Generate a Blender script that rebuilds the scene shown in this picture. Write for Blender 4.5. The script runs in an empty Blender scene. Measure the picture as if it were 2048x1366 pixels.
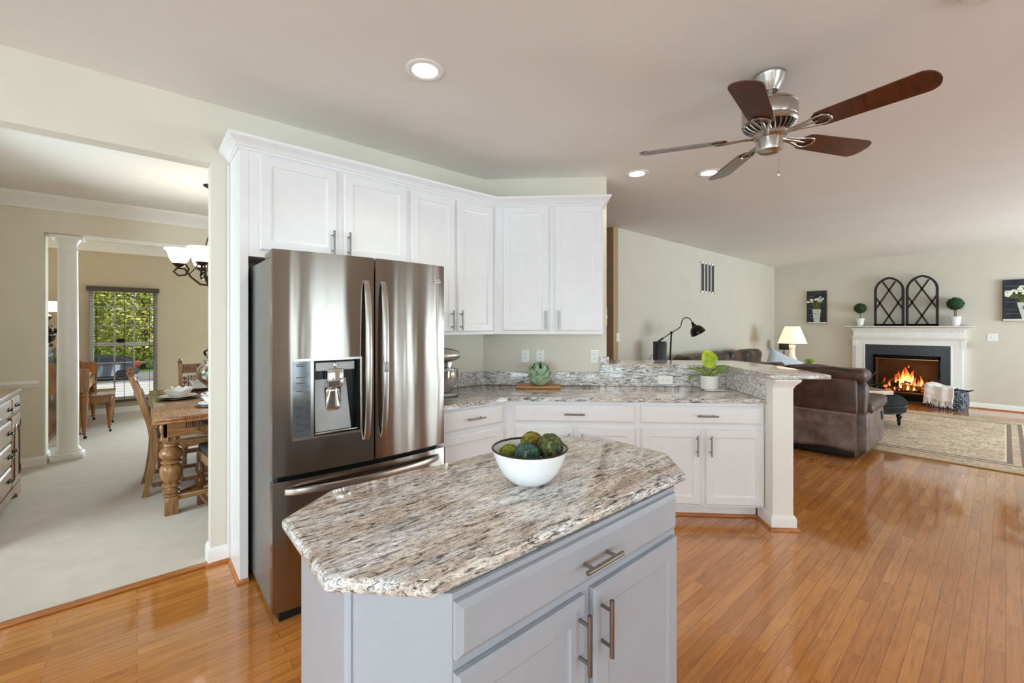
import bpy, bmesh, math, random
from mathutils import Vector, Matrix, Euler, noise
random.seed(7)
PI = math.pi
S = bpy.context.scene
COL = S.collection
D2 = math.radians

# ---------------------------------------------------------------- camera, world, big lights, exposure
# house axes: +X runs along the kitchen/dining wall towards the family room, +Y goes into the dining room
CAM_H, CEIL = 1.42, 2.74
cam = bpy.data.cameras.new('camera')
cam.sensor_width = 36.0
cam.lens = 36.0 * 860.5 / 2048
cam.shift_y = -(683 - 651.3) / 2048
cam.clip_start = 0.05
cam.clip_end = 300
cam_o = bpy.data.objects.new('camera', cam)
cam_o.location = (0, 0, CAM_H)
cam_o.rotation_euler = (D2(90), 0, D2(48.92 - 90))
COL.objects.link(cam_o)
S.camera = cam_o

S.view_settings.view_transform = 'Standard'
S.view_settings.look = 'None'
S.view_settings.gamma = 1.0
S.view_settings.use_curve_mapping = False
S.view_settings.exposure = 0.08
try:
    S.cycles.use_denoising = True
    S.cycles.max_bounces = 10
    S.cycles.diffuse_bounces = 6
    S.cycles.glossy_bounces = 5
    S.cycles.transparent_max_bounces = 12
    S.cycles.sample_clamp_indirect = 8.0
    S.cycles.caustics_reflective = False
    S.cycles.caustics_refractive = False
except Exception:
    pass

W = bpy.data.worlds.new('world')
S.world = W
W.use_nodes = True
_bg = W.node_tree.nodes['Background']
_bg.inputs[0].default_value = (0.86, 0.93, 1.0, 1)
_bg.inputs[1].default_value = 1.1

def area_light(name, loc, rot, sx, sy, watts, color=(1, 1, 1)):
    l = bpy.data.lights.new(name, 'AREA')
    l.shape = 'RECTANGLE'
    l.size, l.size_y, l.energy, l.color = sx, sy, watts, color
    o = bpy.data.objects.new(name, l)
    o.location = loc
    o.rotation_euler = rot
    COL.objects.link(o)
    return o

# daylight through the glass of the south side of the house (behind the camera), plus unseen windows added to light the rooms
SOUTH_Y = -3.8
SOUTH_WINDOWS = [(-2.55, -0.95, 0.05, 2.2), (0.48, 0.88, 0.35, 2.2), (1.12, 2.52, 0.05, 2.2), (4.68, 4.94, 0.35, 2.3), (5.28, 5.70, 0.35, 2.3),
                 (6.9, 7.5, 0.35, 2.3), (8.0, 10.0, 0.35, 2.3)]
DAY = (0.72, 0.905, 1.0)
# lamps tilted up to brighten the ceiling, standing in for bounce off unseen ground
SOUTH_POWER = [20, 20, 20, 60, 64, 66, 66]
for (a, b, z0, z1), pw in zip(SOUTH_WINDOWS, SOUTH_POWER):
    up = 16 if b < 3 else 38
    area_light('daylight_fill', ((a + b) / 2, SOUTH_Y - 0.40, (z0 + z1) / 2 - 0.1), (D2(90 + up), 0, 0), b - a, z1 - z0,
               pw * (b - a) * (z1 - z0), DAY)
ADDED_WEST_WINDOW = (-3.3, 2.3, 0.25, 2.3)  # unseen window, added and widened to brighten the base cabinets
area_light('daylight_fill', (-3.6, -0.5, 1.45), (D2(90 - 18), 0, D2(-90)), 5.6, 2.1, 235, DAY)  # fill lamp of the added west window, tilted down at the base cabinets
area_light('daylight_fill', (1.75, 9.85, 1.2), (D2(90), 0, D2(180)), 1.1, 1.7, 260, DAY)  # fill lamp behind an unseen window added to the living room wall
area_light('daylight_fill', (-1.85, 3.75, 1.40), (D2(90 - 14), 0, D2(-50)), 1.2, 1.5, 95, DAY)  # fill lamp of an added unseen window, turned towards the far dining wall

# high sun behind the house: it lights the street and trees seen through the living room window
sun = bpy.data.lights.new('sun', 'SUN')
sun.energy, sun.angle, sun.color = 2.6, D2(1.0), (1.0, 0.95, 0.86)
sun_o = bpy.data.objects.new('sun', sun)
sun_o.rotation_euler = (D2(24), D2(8), 0)
COL.objects.link(sun_o)

# ---------------------------------------------------------------- materials
def lin(c):
    return tuple(((v / 255) / 12.92 if v / 255 <= 0.04045 else (((v / 255) + 0.055) / 1.055) ** 2.4) for v in c) + (1.0,)

class NT:
    def __init__(s, name):
        s.m = bpy.data.materials.new(name)
        s.m.use_nodes = True
        s.t = s.m.node_tree
        s.b = s.t.nodes['Principled BSDF']
    def n(s, typ, **kw):
        x = s.t.nodes.new(typ)
        for k, v in kw.items():
            setattr(x, k, v)
        return x
    def l(s, a, b):
        s.t.links.new(a, b)
    def coord(s, scale=(1, 1, 1), rot=(0, 0, 0), kind='Object'):
        tc = s.n('ShaderNodeTexCoord')
        mp = s.n('ShaderNodeMapping')
        mp.inputs['Scale'].default_value = scale
        mp.inputs['Rotation'].default_value = rot
        s.l(tc.outputs[kind], mp.inputs['Vector'])
        return mp.outputs[0]
    def noise(s, vec, scale=5, detail=3, rough=0.5, dist=0.0):
        x = s.n('ShaderNodeTexNoise')
        x.inputs['Scale'].default_value = scale
        x.inputs['Detail'].default_value = detail
        x.inputs['Roughness'].default_value = rough
        x.inputs['Distortion'].default_value = dist
        s.l(vec, x.inputs['Vector'])
        return x.outputs[0]
    def ramp(s, fac, stops):
        x = s.n('ShaderNodeValToRGB')
        el = x.color_ramp.elements
        while len(el) < len(stops):
            el.new(0.5)
        for e, (p, c) in zip(el, stops):
            e.position = p
            e.color = c if len(c) == 4 else tuple(c) + (1,)
        s.l(fac, x.inputs[0])
        return x.outputs[0]
    def mix(s, fac, a, b, mode='MIX'):
        x = s.n('ShaderNodeMix')
        x.data_type = 'RGBA'
        x.blend_type = mode
        for sock, v in ((x.inputs[0], fac), (x.inputs[6], a), (x.inputs[7], b)):
            if hasattr(v, 'is_output') or hasattr(v, 'links'):
                s.l(v, sock)
            else:
                sock.default_value = v
        return x.outputs[2]
    def bump(s, h, strength=0.2, dist=0.01):
        x = s.n('ShaderNodeBump')
        x.inputs['Strength'].default_value = strength
        x.inputs['Distance'].default_value = dist
        s.l(h, x.inputs['Height'])
        s.l(x.outputs[0], s.b.inputs['Normal'])
    def set(s, **kw):
        names = dict(color='Base Color', rough='Roughness', metal='Metallic', spec='Specular IOR Level', coat='Coat Weight',
                     coat_rough='Coat Roughness', emit='Emission Color', emits='Emission Strength', trans='Transmission Weight',
                     ior='IOR', alpha='Alpha', sss='Subsurface Weight', sheen='Sheen Weight')
        for k, v in kw.items():
            sock = s.b.inputs[names[k]]
            if hasattr(v, 'is_output'):
                s.l(v, sock)
            else:
                sock.default_value = v
        return s

def simple(name, rgb, rough=0.5, metal=0.0, var=0.06, nscale=12, bump=0.0, bscale=200, **kw):
    """plain colour with a little tone variation and optional fine bump"""
    t = NT(name)
    v = t.coord()
    c = lin(rgb)
    lo = tuple(x * (1 - var) for x in c[:3]) + (1,)
    hi = tuple(min(1, x * (1 + var)) for x in c[:3]) + (1,)
    t.set(color=t.ramp(t.noise(v, nscale, 2), [(0.3, lo), (0.7, hi)]), rough=rough, metal=metal, **kw)
    if bump:
        t.bump(t.noise(v, bscale, 2), bump, 0.002)
    return t.m

def wood(name, dark, mid, light, scale=6.0, axis='x', rough=0.35, coat=0.0):
    t = NT(name)
    sc = {'x': (1, 9, 9), 'y': (9, 1, 9), 'z': (9, 9, 1)}[axis]
    v = t.coord(sc)
    n = t.noise(v, scale, 5, 0.62, 0.6)
    t.set(color=t.ramp(n, [(0.28, lin(dark)), (0.5, lin(mid)), (0.74, lin(light))]), rough=rough, coat=coat, coat_rough=0.1)
    t.bump(n, 0.05, 0.003)
    return t.m

def granite(name, ang=0.0, lit_cool=0.0):
    t = NT(name)
    base = t.coord((1, 1, 1), (0, 0, ang))
    def st(a, b):
        return t.coord((a, b, b), (0, 0, ang))
    big = t.noise(st(3.5, 11), 1.0, 3, 0.55, 0.4)
    mid = t.noise(st(9, 34), 1.0, 5, 0.7, 0.7)
    s1 = t.noise(st(17, 92), 1.0, 5, 0.7, 1.0)
    s2 = t.noise(st(38, 190), 1.0, 4, 0.7, 1.0)
    cream = t.ramp(mid, [(0.36, lin((176, 158, 142))), (0.5, lin((214, 200, 184))), (0.64, lin((240, 232, 222)))])
    grey = t.ramp(mid, [(0.36, lin((170, 168, 168))), (0.48, lin((222, 221, 220))), (0.6, lin((246, 246, 246)))])
    lo = 0.40 - 0.4 * lit_cool  # higher values tint the stone as if lit cooler
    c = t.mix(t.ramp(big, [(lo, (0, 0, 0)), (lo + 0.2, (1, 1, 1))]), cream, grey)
    d2 = t.ramp(s2, [(0.43, (0.75,) * 3), (0.48, (0, 0, 0))])
    c = t.mix(d2, c, lin((122, 108, 96) if not lit_cool else (110, 108, 108)))
    d1 = t.ramp(s1, [(0.40, (0.92,) * 3), (0.46, (0, 0, 0))])
    c = t.mix(d1, c, lin((58, 50, 45)))
    sp = t.ramp(t.noise(base, 190, 2, 0.5), [(0.31, (0.6,) * 3), (0.38, (0, 0, 0))])
    c = t.mix(sp, c, lin((84, 74, 66)))
    t.set(color=c, rough=0.06, spec=0.55)
    return t.m

def plank_floor(name):
    t = NT(name)
    tc = t.n('ShaderNodeTexCoord')
    br = t.n('ShaderNodeTexBrick')
    br.offset = 0.37
    br.offset_frequency = 2
    br.inputs['Color1'].default_value = (0.12, 0.12, 0.12, 1)
    br.inputs['Color2'].default_value = (0.88, 0.88, 0.88, 1)
    br.inputs['Mortar'].default_value = (0.5, 0.5, 0.5, 1)
    br.inputs['Scale'].default_value = 1.0
    br.inputs['Mortar Size'].default_value = 0.0011
    br.inputs['Mortar Smooth'].default_value = 0.3
    br.inputs['Bias'].default_value = 0.0
    br.inputs['Brick Width'].default_value = 0.78
    br.inputs['Row Height'].default_value = 0.057
    t.l(tc.outputs['Object'], br.inputs['Vector'])
    # grain, shifted per plank
    mp = t.n('ShaderNodeMapping')
    mp.inputs['Scale'].default_value = (2.2, 30, 1)
    t.l(tc.outputs['Object'], mp.inputs['Vector'])
    ad = t.n('ShaderNodeVectorMath')
    ad.operation = 'MULTIPLY_ADD'
    t.l(br.outputs['Color'], ad.inputs[0])
    ad.inputs[1].default_value = (37, 11, 5)
    t.l(mp.outputs[0], ad.inputs[2])
    g = t.noise(ad.outputs[0], 2.0, 6, 0.65, 0.9)
    tone = t.ramp(br.outputs['Color'], [(0.1, lin((178, 112, 50))), (0.4, lin((190, 122, 56))), (0.65, lin((197, 129, 61))), (0.95, lin((208, 143, 74)))])
    grain = t.ramp(g, [(0.3, (0.70, 0.64, 0.58)), (0.55, (1, 1, 1)), (0.8, (1.08, 1.08, 1.06))])
    c = t.mix(1.0, tone, grain, 'MULTIPLY')
    c = t.mix(br.outputs['Fac'], c, lin((112, 66, 32)))
    t.set(color=c, rough=t.ramp(g, [(0.2, (0.17,) * 3), (0.8, (0.11,) * 3)]), spec=0.5, coat=0.7, coat_rough=0.05)
    t.bump(t.ramp(br.outputs['Fac'], [(0, (1, 1, 1)), (1, (0, 0, 0))]), 0.25, 0.002)
    return t.m

def steel(name, rgb, rough=0.2):
    """horizontally brushed sheet steel: reflections smear up and down"""
    t = NT(name)
    v = t.coord((3, 3, 300))
    n = t.noise(v, 1.0, 2, 0.6)
    t.set(color=lin(rgb), metal=1.0, rough=t.ramp(n, [(0.2, (rough * 0.92,) * 3), (0.8, (rough * 1.08,) * 3)]))
    t.b.inputs['Anisotropic'].default_value = 0.95
    t.b.inputs['Anisotropic Rotation'].default_value = 0.25
    tg = t.n('ShaderNodeTangent')
    tg.direction_type = 'RADIAL'
    tg.axis = 'Z'
    t.l(tg.outputs[0], t.b.inputs['Tangent'])
    t.bump(t.noise(t.coord((7, 7, 0.6)), 1.0, 2, 0.5), 0.20, 0.012)
    return t.m

def glass(name, tint=(1, 1, 1), refl=0.12):
    """thin clear pane: see-through with a faint mirror"""
    t = NT(name)
    out = t.t.nodes['Material Output']
    tr = t.n('ShaderNodeBsdfTransparent')
    tr.inputs[0].default_value = tint + (1,)
    gl = t.n('ShaderNodeBsdfGlossy')
    gl.inputs['Roughness'].default_value = 0.02
    lw = t.n('ShaderNodeLayerWeight')
    lw.inputs[0].default_value = refl
    mx = t.n('ShaderNodeMixShader')
    t.l(lw.outputs['Fresnel'], mx.inputs[0])
    t.l(tr.outputs[0], mx.inputs[1])
    t.l(gl.outputs[0], mx.inputs[2])
    t.l(mx.outputs[0], out.inputs['Surface'])
    return t.m

def emitter(name, rgb, strength, base=(255, 255, 255)):
    t = NT(name)
    t.set(color=lin(base), emit=lin(rgb), emits=strength, rough=0.4)
    return t.m

M = {}
M['wall'] = simple('greige_wall_paint', (222, 217, 202), 0.75, var=0.02, nscale=3, bump=0.04, bscale=300)
M['wall_family'] = simple('warm_grey_wall_paint', (212, 206, 192), 0.75, var=0.02, nscale=3, bump=0.04, bscale=300)
M['wall_dining'] = simple('tan_wall_paint', (202, 188, 164), 0.8, var=0.02, nscale=3, bump=0.04, bscale=300)
M['wall_hall'] = simple('shaded_hall_wall_paint', (176, 152, 120), 0.8, var=0.02, nscale=3)  # shade of the passage is put into this darker tan
M['ceiling'] = simple('flat_ceiling_paint', (233, 230, 226), 0.9, var=0.015, nscale=2, bump=0.05, bscale=400)
M['trim'] = simple('white_trim_paint', (240, 239, 236), 0.35, var=0.015)
M['cab'] = simple('white_cabinet_paint', (234, 234, 235), 0.3, var=0.015, bump=0.03, bscale=120)
M['island'] = simple('grey_island_paint', (166, 169, 176), 0.28, var=0.02, bump=0.05, bscale=120)
M['granite'] = granite('cream_and_black_granite', 0.22)
M['granite_up_lit'] = granite('cool_lit_granite', 0.0, 1.0)  # same stone, whitened: cooler light on upright faces put into the colour
M['floor'] = plank_floor('oak_strip_floor')
M['oak_trim'] = wood('oak_shoe_trim', (140, 82, 38), (176, 108, 54), (196, 130, 72), 5, 'x', 0.3)
M['nickel'] = simple('brushed_nickel', (184, 178, 170), 0.27, 1.0, var=0.03)
M['pull'] = simple('satin_nickel_pull', (146, 140, 133), 0.3, 1.0, var=0.03)
M['steel'] = steel('dark_stainless', (148, 140, 132), 0.165)
M['steel_side'] = simple('silver_painted_steel', (150, 148, 146), 0.38, 0.6, var=0.04, bump=0.05, bscale=300)
M['chrome'] = simple('polished_chrome', (225, 225, 225), 0.08, 1.0, var=0.0)
M['black'] = simple('black_plastic', (16, 16, 17), 0.4, var=0.1)
M['black_gloss'] = simple('black_gloss', (14, 13, 14), 0.12, var=0.1)
M['white_plastic'] = simple('white_plastic', (238, 238, 234), 0.35, var=0.01)
M['slot'] = simple('dark_slot', (30, 28, 26), 0.6)
M['white_enamel'] = simple('white_enamel', (240, 241, 242), 0.15, var=0.01)
M['bowl_rim'] = simple('dark_enamel_rim', (40, 30, 24), 0.3)
M['porcelain'] = simple('white_porcelain', (240, 238, 233), 0.2, var=0.01)
M['walnut'] = wood('fan_blade_walnut', (44, 18, 9), (80, 34, 18), (104, 48, 26), 4, 'x', 0.3, 0.3)
M['oak'] = wood('golden_oak', (98, 66, 36), (146, 104, 62), (176, 134, 88), 5, 'z', 0.3, 0.2)
M['oak_x'] = wood('golden_oak_along', (100, 66, 36), (150, 104, 60), (180, 136, 88), 5, 'x', 0.22, 0.3)
M['oak_y'] = wood('golden_oak_cross', (104, 64, 36), (152, 100, 58), (180, 130, 84), 5, 'y', 0.2, 0.4)
M['oak_dark'] = wood('brown_oak', (72, 42, 22), (112, 70, 40), (140, 94, 58), 5, 'z', 0.3, 0.2)
M['piano_oak'] = wood('piano_oak', (104, 64, 32), (150, 98, 50), (176, 124, 70), 4, 'z', 0.3, 0.3)
M['buffet_oak'] = wood('weathered_buffet_oak', (120, 92, 66), (164, 134, 104), (188, 160, 130), 4, 'z', 0.28, 0.3)
M['iron'] = simple('dark_iron', (34, 26, 24), 0.45, 0.6)
M['bronze'] = simple('aged_bronze', (62, 46, 32), 0.35, 0.8, var=0.2)
M['board'] = wood('cutting_board_maple', (150, 92, 44), (196, 132, 70), (216, 160, 96), 8, 'x', 0.45)
M['linen_white'] = simple('white_linen', (238, 236, 232), 0.9, bump=0.2, bscale=400)

# ---------------------------------------------------------------- mesh helpers
class G:
    """collects shapes and links them as ONE mesh object"""
    def __init__(s):
        s.bm = bmesh.new()
    def _xf(s, vs, m):
        if m is not None:
            for v in vs:
                v.co = m @ v.co
    def box(s, x0, x1, y0, y1, z0, z1, b=0.0, m=None, seg=2):
        r = bmesh.ops.create_cube(s.bm, size=1)
        vs = r['verts']
        for v in vs:
            v.co = Vector(((x0 + x1) / 2 + v.co.x * (x1 - x0), (y0 + y1) / 2 + v.co.y * (y1 - y0), (z0 + z1) / 2 + v.co.z * (z1 - z0)))
        if b > 0:
            es = list({e for v in vs for e in v.link_edges})
            rr = bmesh.ops.bevel(s.bm, geom=es, offset=b, segments=seg, affect='EDGES', profile=0.5)
            vs = list({v for v in rr['verts']} | {v for f in rr['faces'] for v in f.verts})
            vs = list({w for v in vs for e in v.link_edges for w in e.verts} | set(vs))
        s._xf(vs, m)
        return s
    def prism(s, poly, z0, z1, b=0.0, m=None, seg=2):
        lo = [s.bm.verts.new((x, y, z0)) for x, y in poly]
        hi = [s.bm.verts.new((x, y, z1)) for x, y in poly]
        n = len(poly)
        fs = [s.bm.faces.new(lo[::-1]), s.bm.faces.new(hi)]
        for i in range(n):
            j = (i + 1) % n
            fs.append(s.bm.faces.new((lo[i], lo[j], hi[j], hi[i])))
        vs = lo + hi
        if b > 0:
            es = [e for e in fs[0].edges] + [e for e in fs[1].edges]
            rr = bmesh.ops.bevel(s.bm, geom=es, offset=b, segments=seg, affect='EDGES', profile=0.5)
            vs = list({w for f in rr['faces'] for v in f.verts for e in v.link_edges for w in e.verts})
        s._xf(vs, m)
        return s
    def rings(s, rings, cap0=True, cap1=True, closed=True, m=None):
        """skin a list of point rings"""
        R = [[s.bm.verts.new(p) for p in r] for r in rings]
        n = len(R[0])
        for a, b in zip(R, R[1:]):
            for i in range(n if closed else n - 1):
                j = (i + 1) % n
                s.bm.faces.new((a[i], a[j], b[j], b[i]))
        if cap0 and n > 2:
            s.bm.faces.new(R[0][::-1])
        if cap1 and n > 2:
            s.bm.faces.new(R[-1])
        s._xf([v for r in R for v in r], m)
        return s
    def lathe(s, prof, seg=24, c=(0, 0, 0), m=None, cap=True, flute=0, fl_amp=0.0, fl_rng=None):
        rr = []
        for r, z in prof:
            ring = []
            for k in range(seg):
                a = 2 * PI * k / seg
                q = max(r, 1e-4)
                if flute and fl_rng[0] <= z <= fl_rng[1]:
                    q *= 1 - fl_amp * (0.5 + 0.5 * math.cos(a * flute))
                ring.append((c[0] + q * math.cos(a), c[1] + q * math.sin(a), c[2] + z))
            rr.append(ring)
        return s.rings(rr, cap, cap, True, m)
    def tube(s, pts, rad=0.005, seg=8, m=None, flat=1.0, closed=False):
        pts = [Vector(p) for p in pts]
        rads = rad if isinstance(rad, (list, tuple)) else [rad] * len(pts)
        n = len(pts)
        tang = []
        for i in range(n):
            a = pts[max(i - 1, 0)] if not closed else pts[i - 1]
            b = pts[min(i + 1, n - 1)] if not closed else pts[(i + 1) % n]
            tang.append((b - a).normalized())
        up = Vector((0, 0, 1)) if abs(tang[0].z) < 0.9 else Vector((1, 0, 0))
        rr = []
        for i in range(n):
            side = tang[i].cross(up)
            if side.length < 1e-5:
                side = tang[i].orthogonal()
            side.normalize()
            nup = side.cross(tang[i]).normalized()
            up = nup
            rr.append([pts[i] + side * (math.cos(2 * PI * k / seg) * rads[i]) + nup * (math.sin(2 * PI * k / seg) * rads[i] * flat) for k in range(seg)])
        if closed:
            rr.append(rr[0])
            return s.rings(rr, False, False, True, m)
        return s.rings(rr, True, True, True, m)
    def grid(s, fn, nu, nv, m=None, thick=0.0):
        P = [[Vector(fn(u / nu, v / nv)) for v in range(nv + 1)] for u in range(nu + 1)]
        V = [[s.bm.verts.new(p) for p in row] for row in P]
        for u in range(nu):
            for v in range(nv):
                s.bm.faces.new((V[u][v], V[u + 1][v], V[u + 1][v + 1], V[u][v + 1]))
        s._xf([v for r in V for v in r], m)
        return s
    def ball(s, c, r, sub=2, sc=(1, 1, 1), amp=0.0, freq=3.0, seed=0, m=None):
        rr = bmesh.ops.create_icosphere(s.bm, subdivisions=sub, radius=1)
        for v in rr['verts']:
            k = 1 + (amp * noise.noise(v.co * freq + Vector((seed, seed * 2.3, 0))) if amp else 0)
            v.co = Vector((c[0] + v.co.x * r * sc[0] * k, c[1] + v.co.y * r * sc[1] * k, c[2] + v.co.z * r * sc[2] * k))
        s._xf(rr['verts'], m)
        return s
    def sweep(s, prof, path, m=None):
        """crown/base moulding: profile (out, z) swept along a plan path; 'out' is to the right of travel; mitred"""
        rr = []
        n = len(path)
        for i in range(n):
            p = Vector(path[i])
            d0 = (Vector(path[i]) - Vector(path[i - 1])).normalized() if i > 0 else None
            d1 = (Vector(path[i + 1]) - Vector(path[i])).normalized() if i < n - 1 else None
            n0 = Vector((d0.y, -d0.x)) if d0 else None
            n1 = Vector((d1.y, -d1.x)) if d1 else None
            if n0 and n1:
                mm = n0 + n1
                mm = mm / max(mm.length_squared / 2, 0.2)
            else:
                mm = n0 or n1
            rr.append([(p.x + mm.x * o, p.y + mm.y * o, z) for o, z in prof])
        return s.rings(rr, True, True, True, m)
    def leaf(s, length, width, m=None, bend=0.4, cup=0.25, nu=8, shape=None, wave=0.0):
        """leaf blade growing along +Y from the origin, arching up/down in Z"""
        def f(u, v):
            t = u
            w = (shape(t) if shape else math.sin(PI * min(1, t * 0.97 + 0.03)) ** 0.8) * width / 2
            x = (v - 0.5) * 2
            y = length * (math.sin(t * bend) / bend if abs(bend) > 1e-3 else t)
            z = -length * ((1 - math.cos(t * bend)) / bend if abs(bend) > 1e-3 else 0)
            z += cup * w * x * x + wave * math.sin(t * 14) * abs(x) * w
            return (x * w, y, z)
        return s.grid(f, nu, 4, m)
    def build(s, name, mat, parent=None, loc=None, rot=None, smooth=38, solid=0.0, sub=0):
        bmesh.ops.recalc_face_normals(s.bm, faces=s.bm.faces[:])
        me = bpy.data.meshes.new(name)
        s.bm.to_mesh(me)
        s.bm.free()
        me.materials.append(M[mat] if isinstance(mat, str) else mat)
        if smooth:
            me.polygons.foreach_set('use_smooth', [True] * len(me.polygons))
            me.set_sharp_from_angle(angle=D2(smooth))
        o = bpy.data.objects.new(name, me)
        COL.objects.link(o)
        if parent is not None:
            o.parent = parent
        if loc is not None:
            o.location = loc
        if rot is not None:
            o.rotation_euler = rot
        if solid:
            k = o.modifiers.new('thickness', 'SOLIDIFY')
            k.thickness = solid
            k.offset = 0
        if sub:
            k = o.modifiers.new('subdivision', 'SUBSURF')
            k.levels = k.render_levels = sub
        return o

def tag(o, label, cat, group=None, kind=None):
    o['label'] = label
    o['category'] = cat
    if group:
        o['group'] = group
    if kind:
        o['kind'] = kind
    return o

def thing(name, label, cat, loc=(0, 0, 0), rz=0.0, group=None):
    o = bpy.data.objects.new(name, None)
    o.empty_display_size = 0.1
    o.location = loc
    o.rotation_euler = (0, 0, rz)
    COL.objects.link(o)
    return tag(o, label, cat, group)

def struct(name, g, mat, label=None, **kw):
    o = g.build(name, mat, **kw)
    o['kind'] = 'structure'
    if label:
        o['label'] = label
    return o

def dup(root, loc, rz, label, group=None):
    r = root.copy()
    COL.objects.link(r)
    r.location = loc
    r.rotation_euler = (0, 0, rz)
    r['label'] = label
    if group:
        r['group'] = group
    for ch in list(root.children):
        c = ch.copy()
        COL.objects.link(c)
        c.parent = r
        for gch in ch.children:
            d = gch.copy()
            COL.objects.link(d)
            d.parent = c
    return r

def text(name, body, size, mat, parent, loc, rot, ext=0.0008, align='CENTER'):
    c = bpy.data.curves.new(name, 'FONT')
    c.body = body
    c.size = size
    c.extrude = ext
    c.align_x = align
    c.materials.append(M[mat])
    f = bpy.data.objects.new(name, c)
    me = bpy.data.meshes.new_from_object(f)
    bpy.data.objects.remove(f)
    me.name = name
    o = bpy.data.objects.new(name, me)
    o.parent = parent
    o.location = loc
    o.rotation_euler = rot
    COL.objects.link(o)
    return o

def T(x, y, z):
    return Matrix.Translation((x, y, z))
def RX(a):
    return Matrix.Rotation(a, 4, 'X')
def RY(a):
    return Matrix.Rotation(a, 4, 'Y')
def RZ(a):
    return Matrix.Rotation(a, 4, 'Z')

# frames: L = along the kitchen/dining wall (world axes); B = the 45 degree wall and peninsula, (t, n) = along / into it
Q = math.sqrt(0.5)
BROT = -PI / 4
def BW(t, n, z=0.0):
    return (t * Q + n * Q, -t * Q + n * Q, z)
WALL_Y = 3.10      # kitchen face of the dining wall
BN = 3.86          # kitchen face of the 45 degree wall
FAM_Y = 3.44       # family room wall with the vent
FIRE_X = 10.88     # fireplace wall
DIN_Y = 6.40       # far dining wall
LIV_Y = 9.45       # living room wall with the window

M['wall_dining_far'] = simple('light_tan_wall_paint', (226, 219, 202), 0.8, var=0.02, nscale=3)

# ---------------------------------------------------------------- the setting
struct('floor', G().box(-3.1, 11.6, -3.95, 3.11, -0.12, 0).box(3.0, 4.95, 3.11, 6.5, -0.12, 0).box(4.95, 11.6, 3.11, 3.6, -0.12, 0), 'floor',
       'glossy orange oak strip floor')
M['carpet'] = simple('beige_carpet', (200, 188, 172), 0.95, var=0.05, nscale=7, bump=0.6, bscale=260, sheen=0.3)
struct('floor_dining', G().box(-1.45, 3.0, 3.13, 9.6, -0.12, 0.008).box(3.0, 4.95, 6.5, 9.6, -0.12, 0.008), 'carpet', 'beige carpet')
struct('trim_1', G().box(-1.3, 0.335, 3.085, 3.135, 0, 0.014, 0.004), 'oak_trim', 'oak threshold strip')
struct('ceiling', G().box(-3.1, 11.6, -3.95, 9.7, CEIL, CEIL + 0.12), 'ceiling')

def wall_x(g, x0, x1, y0, y1, holes, z1=CEIL):
    """wall along X with holes (x0, x1, z0, z1)"""
    cur = x0
    for a, b, za, zb in sorted(holes):
        if a > cur:
            g.box(cur, a, y0, y1, 0, z1)
        if za > 0:
            g.box(a, b, y0, y1, 0, za)
        if zb < z1:
            g.box(a, b, y0, y1, zb, z1)
        cur = b
    if cur < x1:
        g.box(cur, x1, y0, y1, 0, z1)
    return g
def wall_y(g, y0, y1, x0, x1, holes, z1=CEIL):
    cur = y0
    for a, b, za, zb in sorted(holes):
        if a > cur:
            g.box(x0, x1, cur, a, 0, z1)
        if za > 0:
            g.box(x0, x1, a, b, 0, za)
        if zb < z1:
            g.box(x0, x1, a, b, zb, z1)
        cur = b
    if cur < y1:
        g.box(x0, x1, cur, y1, 0, z1)
    return g

HEAD = 2.384
struct('wall_dining', wall_x(G(), -3.1, 2.40, WALL_Y, WALL_Y + 0.115, [(-1.25, 0.33, 0, HEAD)]), 'wall')
o = struct('wall_corner', G().box(-0.545, 0.575, 0, 0.115, 0, CEIL), 'wall', loc=BW(0, BN), rot=(0, 0, BROT))
struct('wall_hall', G().box(3.10, 3.215, 2.42, DIN_Y, 0, CEIL), 'wall_hall')
struct('wall_family', wall_x(G(), 4.90, 11.0, FAM_Y, FAM_Y + 0.12, []), 'wall_family')
struct('wall_passage', G().box(4.795, 4.90, FAM_Y, DIN_Y, 0, CEIL), 'wall_hall')
struct('wall_fireplace', wall_y(G(), -3.95, FAM_Y, FIRE_X, FIRE_X + 0.12, [(0.76, 1.68, 0.10, 0.86)]), 'wall_family')
struct('wall_south', wall_x(G(), -3.1, 11.0, SOUTH_Y - 0.15, SOUTH_Y, SOUTH_WINDOWS), 'wall')
struct('wall_west', wall_y(G(), SOUTH_Y, WALL_Y, -3.12, -3.0, [ADDED_WEST_WINDOW]), 'wall')
struct('wall_dining_far', wall_x(G(), -1.42, 4.95, DIN_Y, DIN_Y + 0.30, [(-0.712, 2.3, 0, 2.372)]), 'wall_dining_far')
struct('wall_dining_west', wall_y(G(), WALL_Y + 0.115, LIV_Y, -1.42, -1.30, [(3.4, 4.5, 0.7, 2.2)]), 'wall_dining')
struct('wall_living', wall_x(G(), -1.42, 4.95, LIV_Y, LIV_Y + 0.16, [(-0.567, 0.256, 0.20, 2.03), (1.2, 2.3, 0.35, 2.05)]), 'wall_dining')
struct('wall_living_east', G().box(4.90, 5.02, DIN_Y + 0.30, LIV_Y, 0, CEIL), 'wall_dining')

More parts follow.
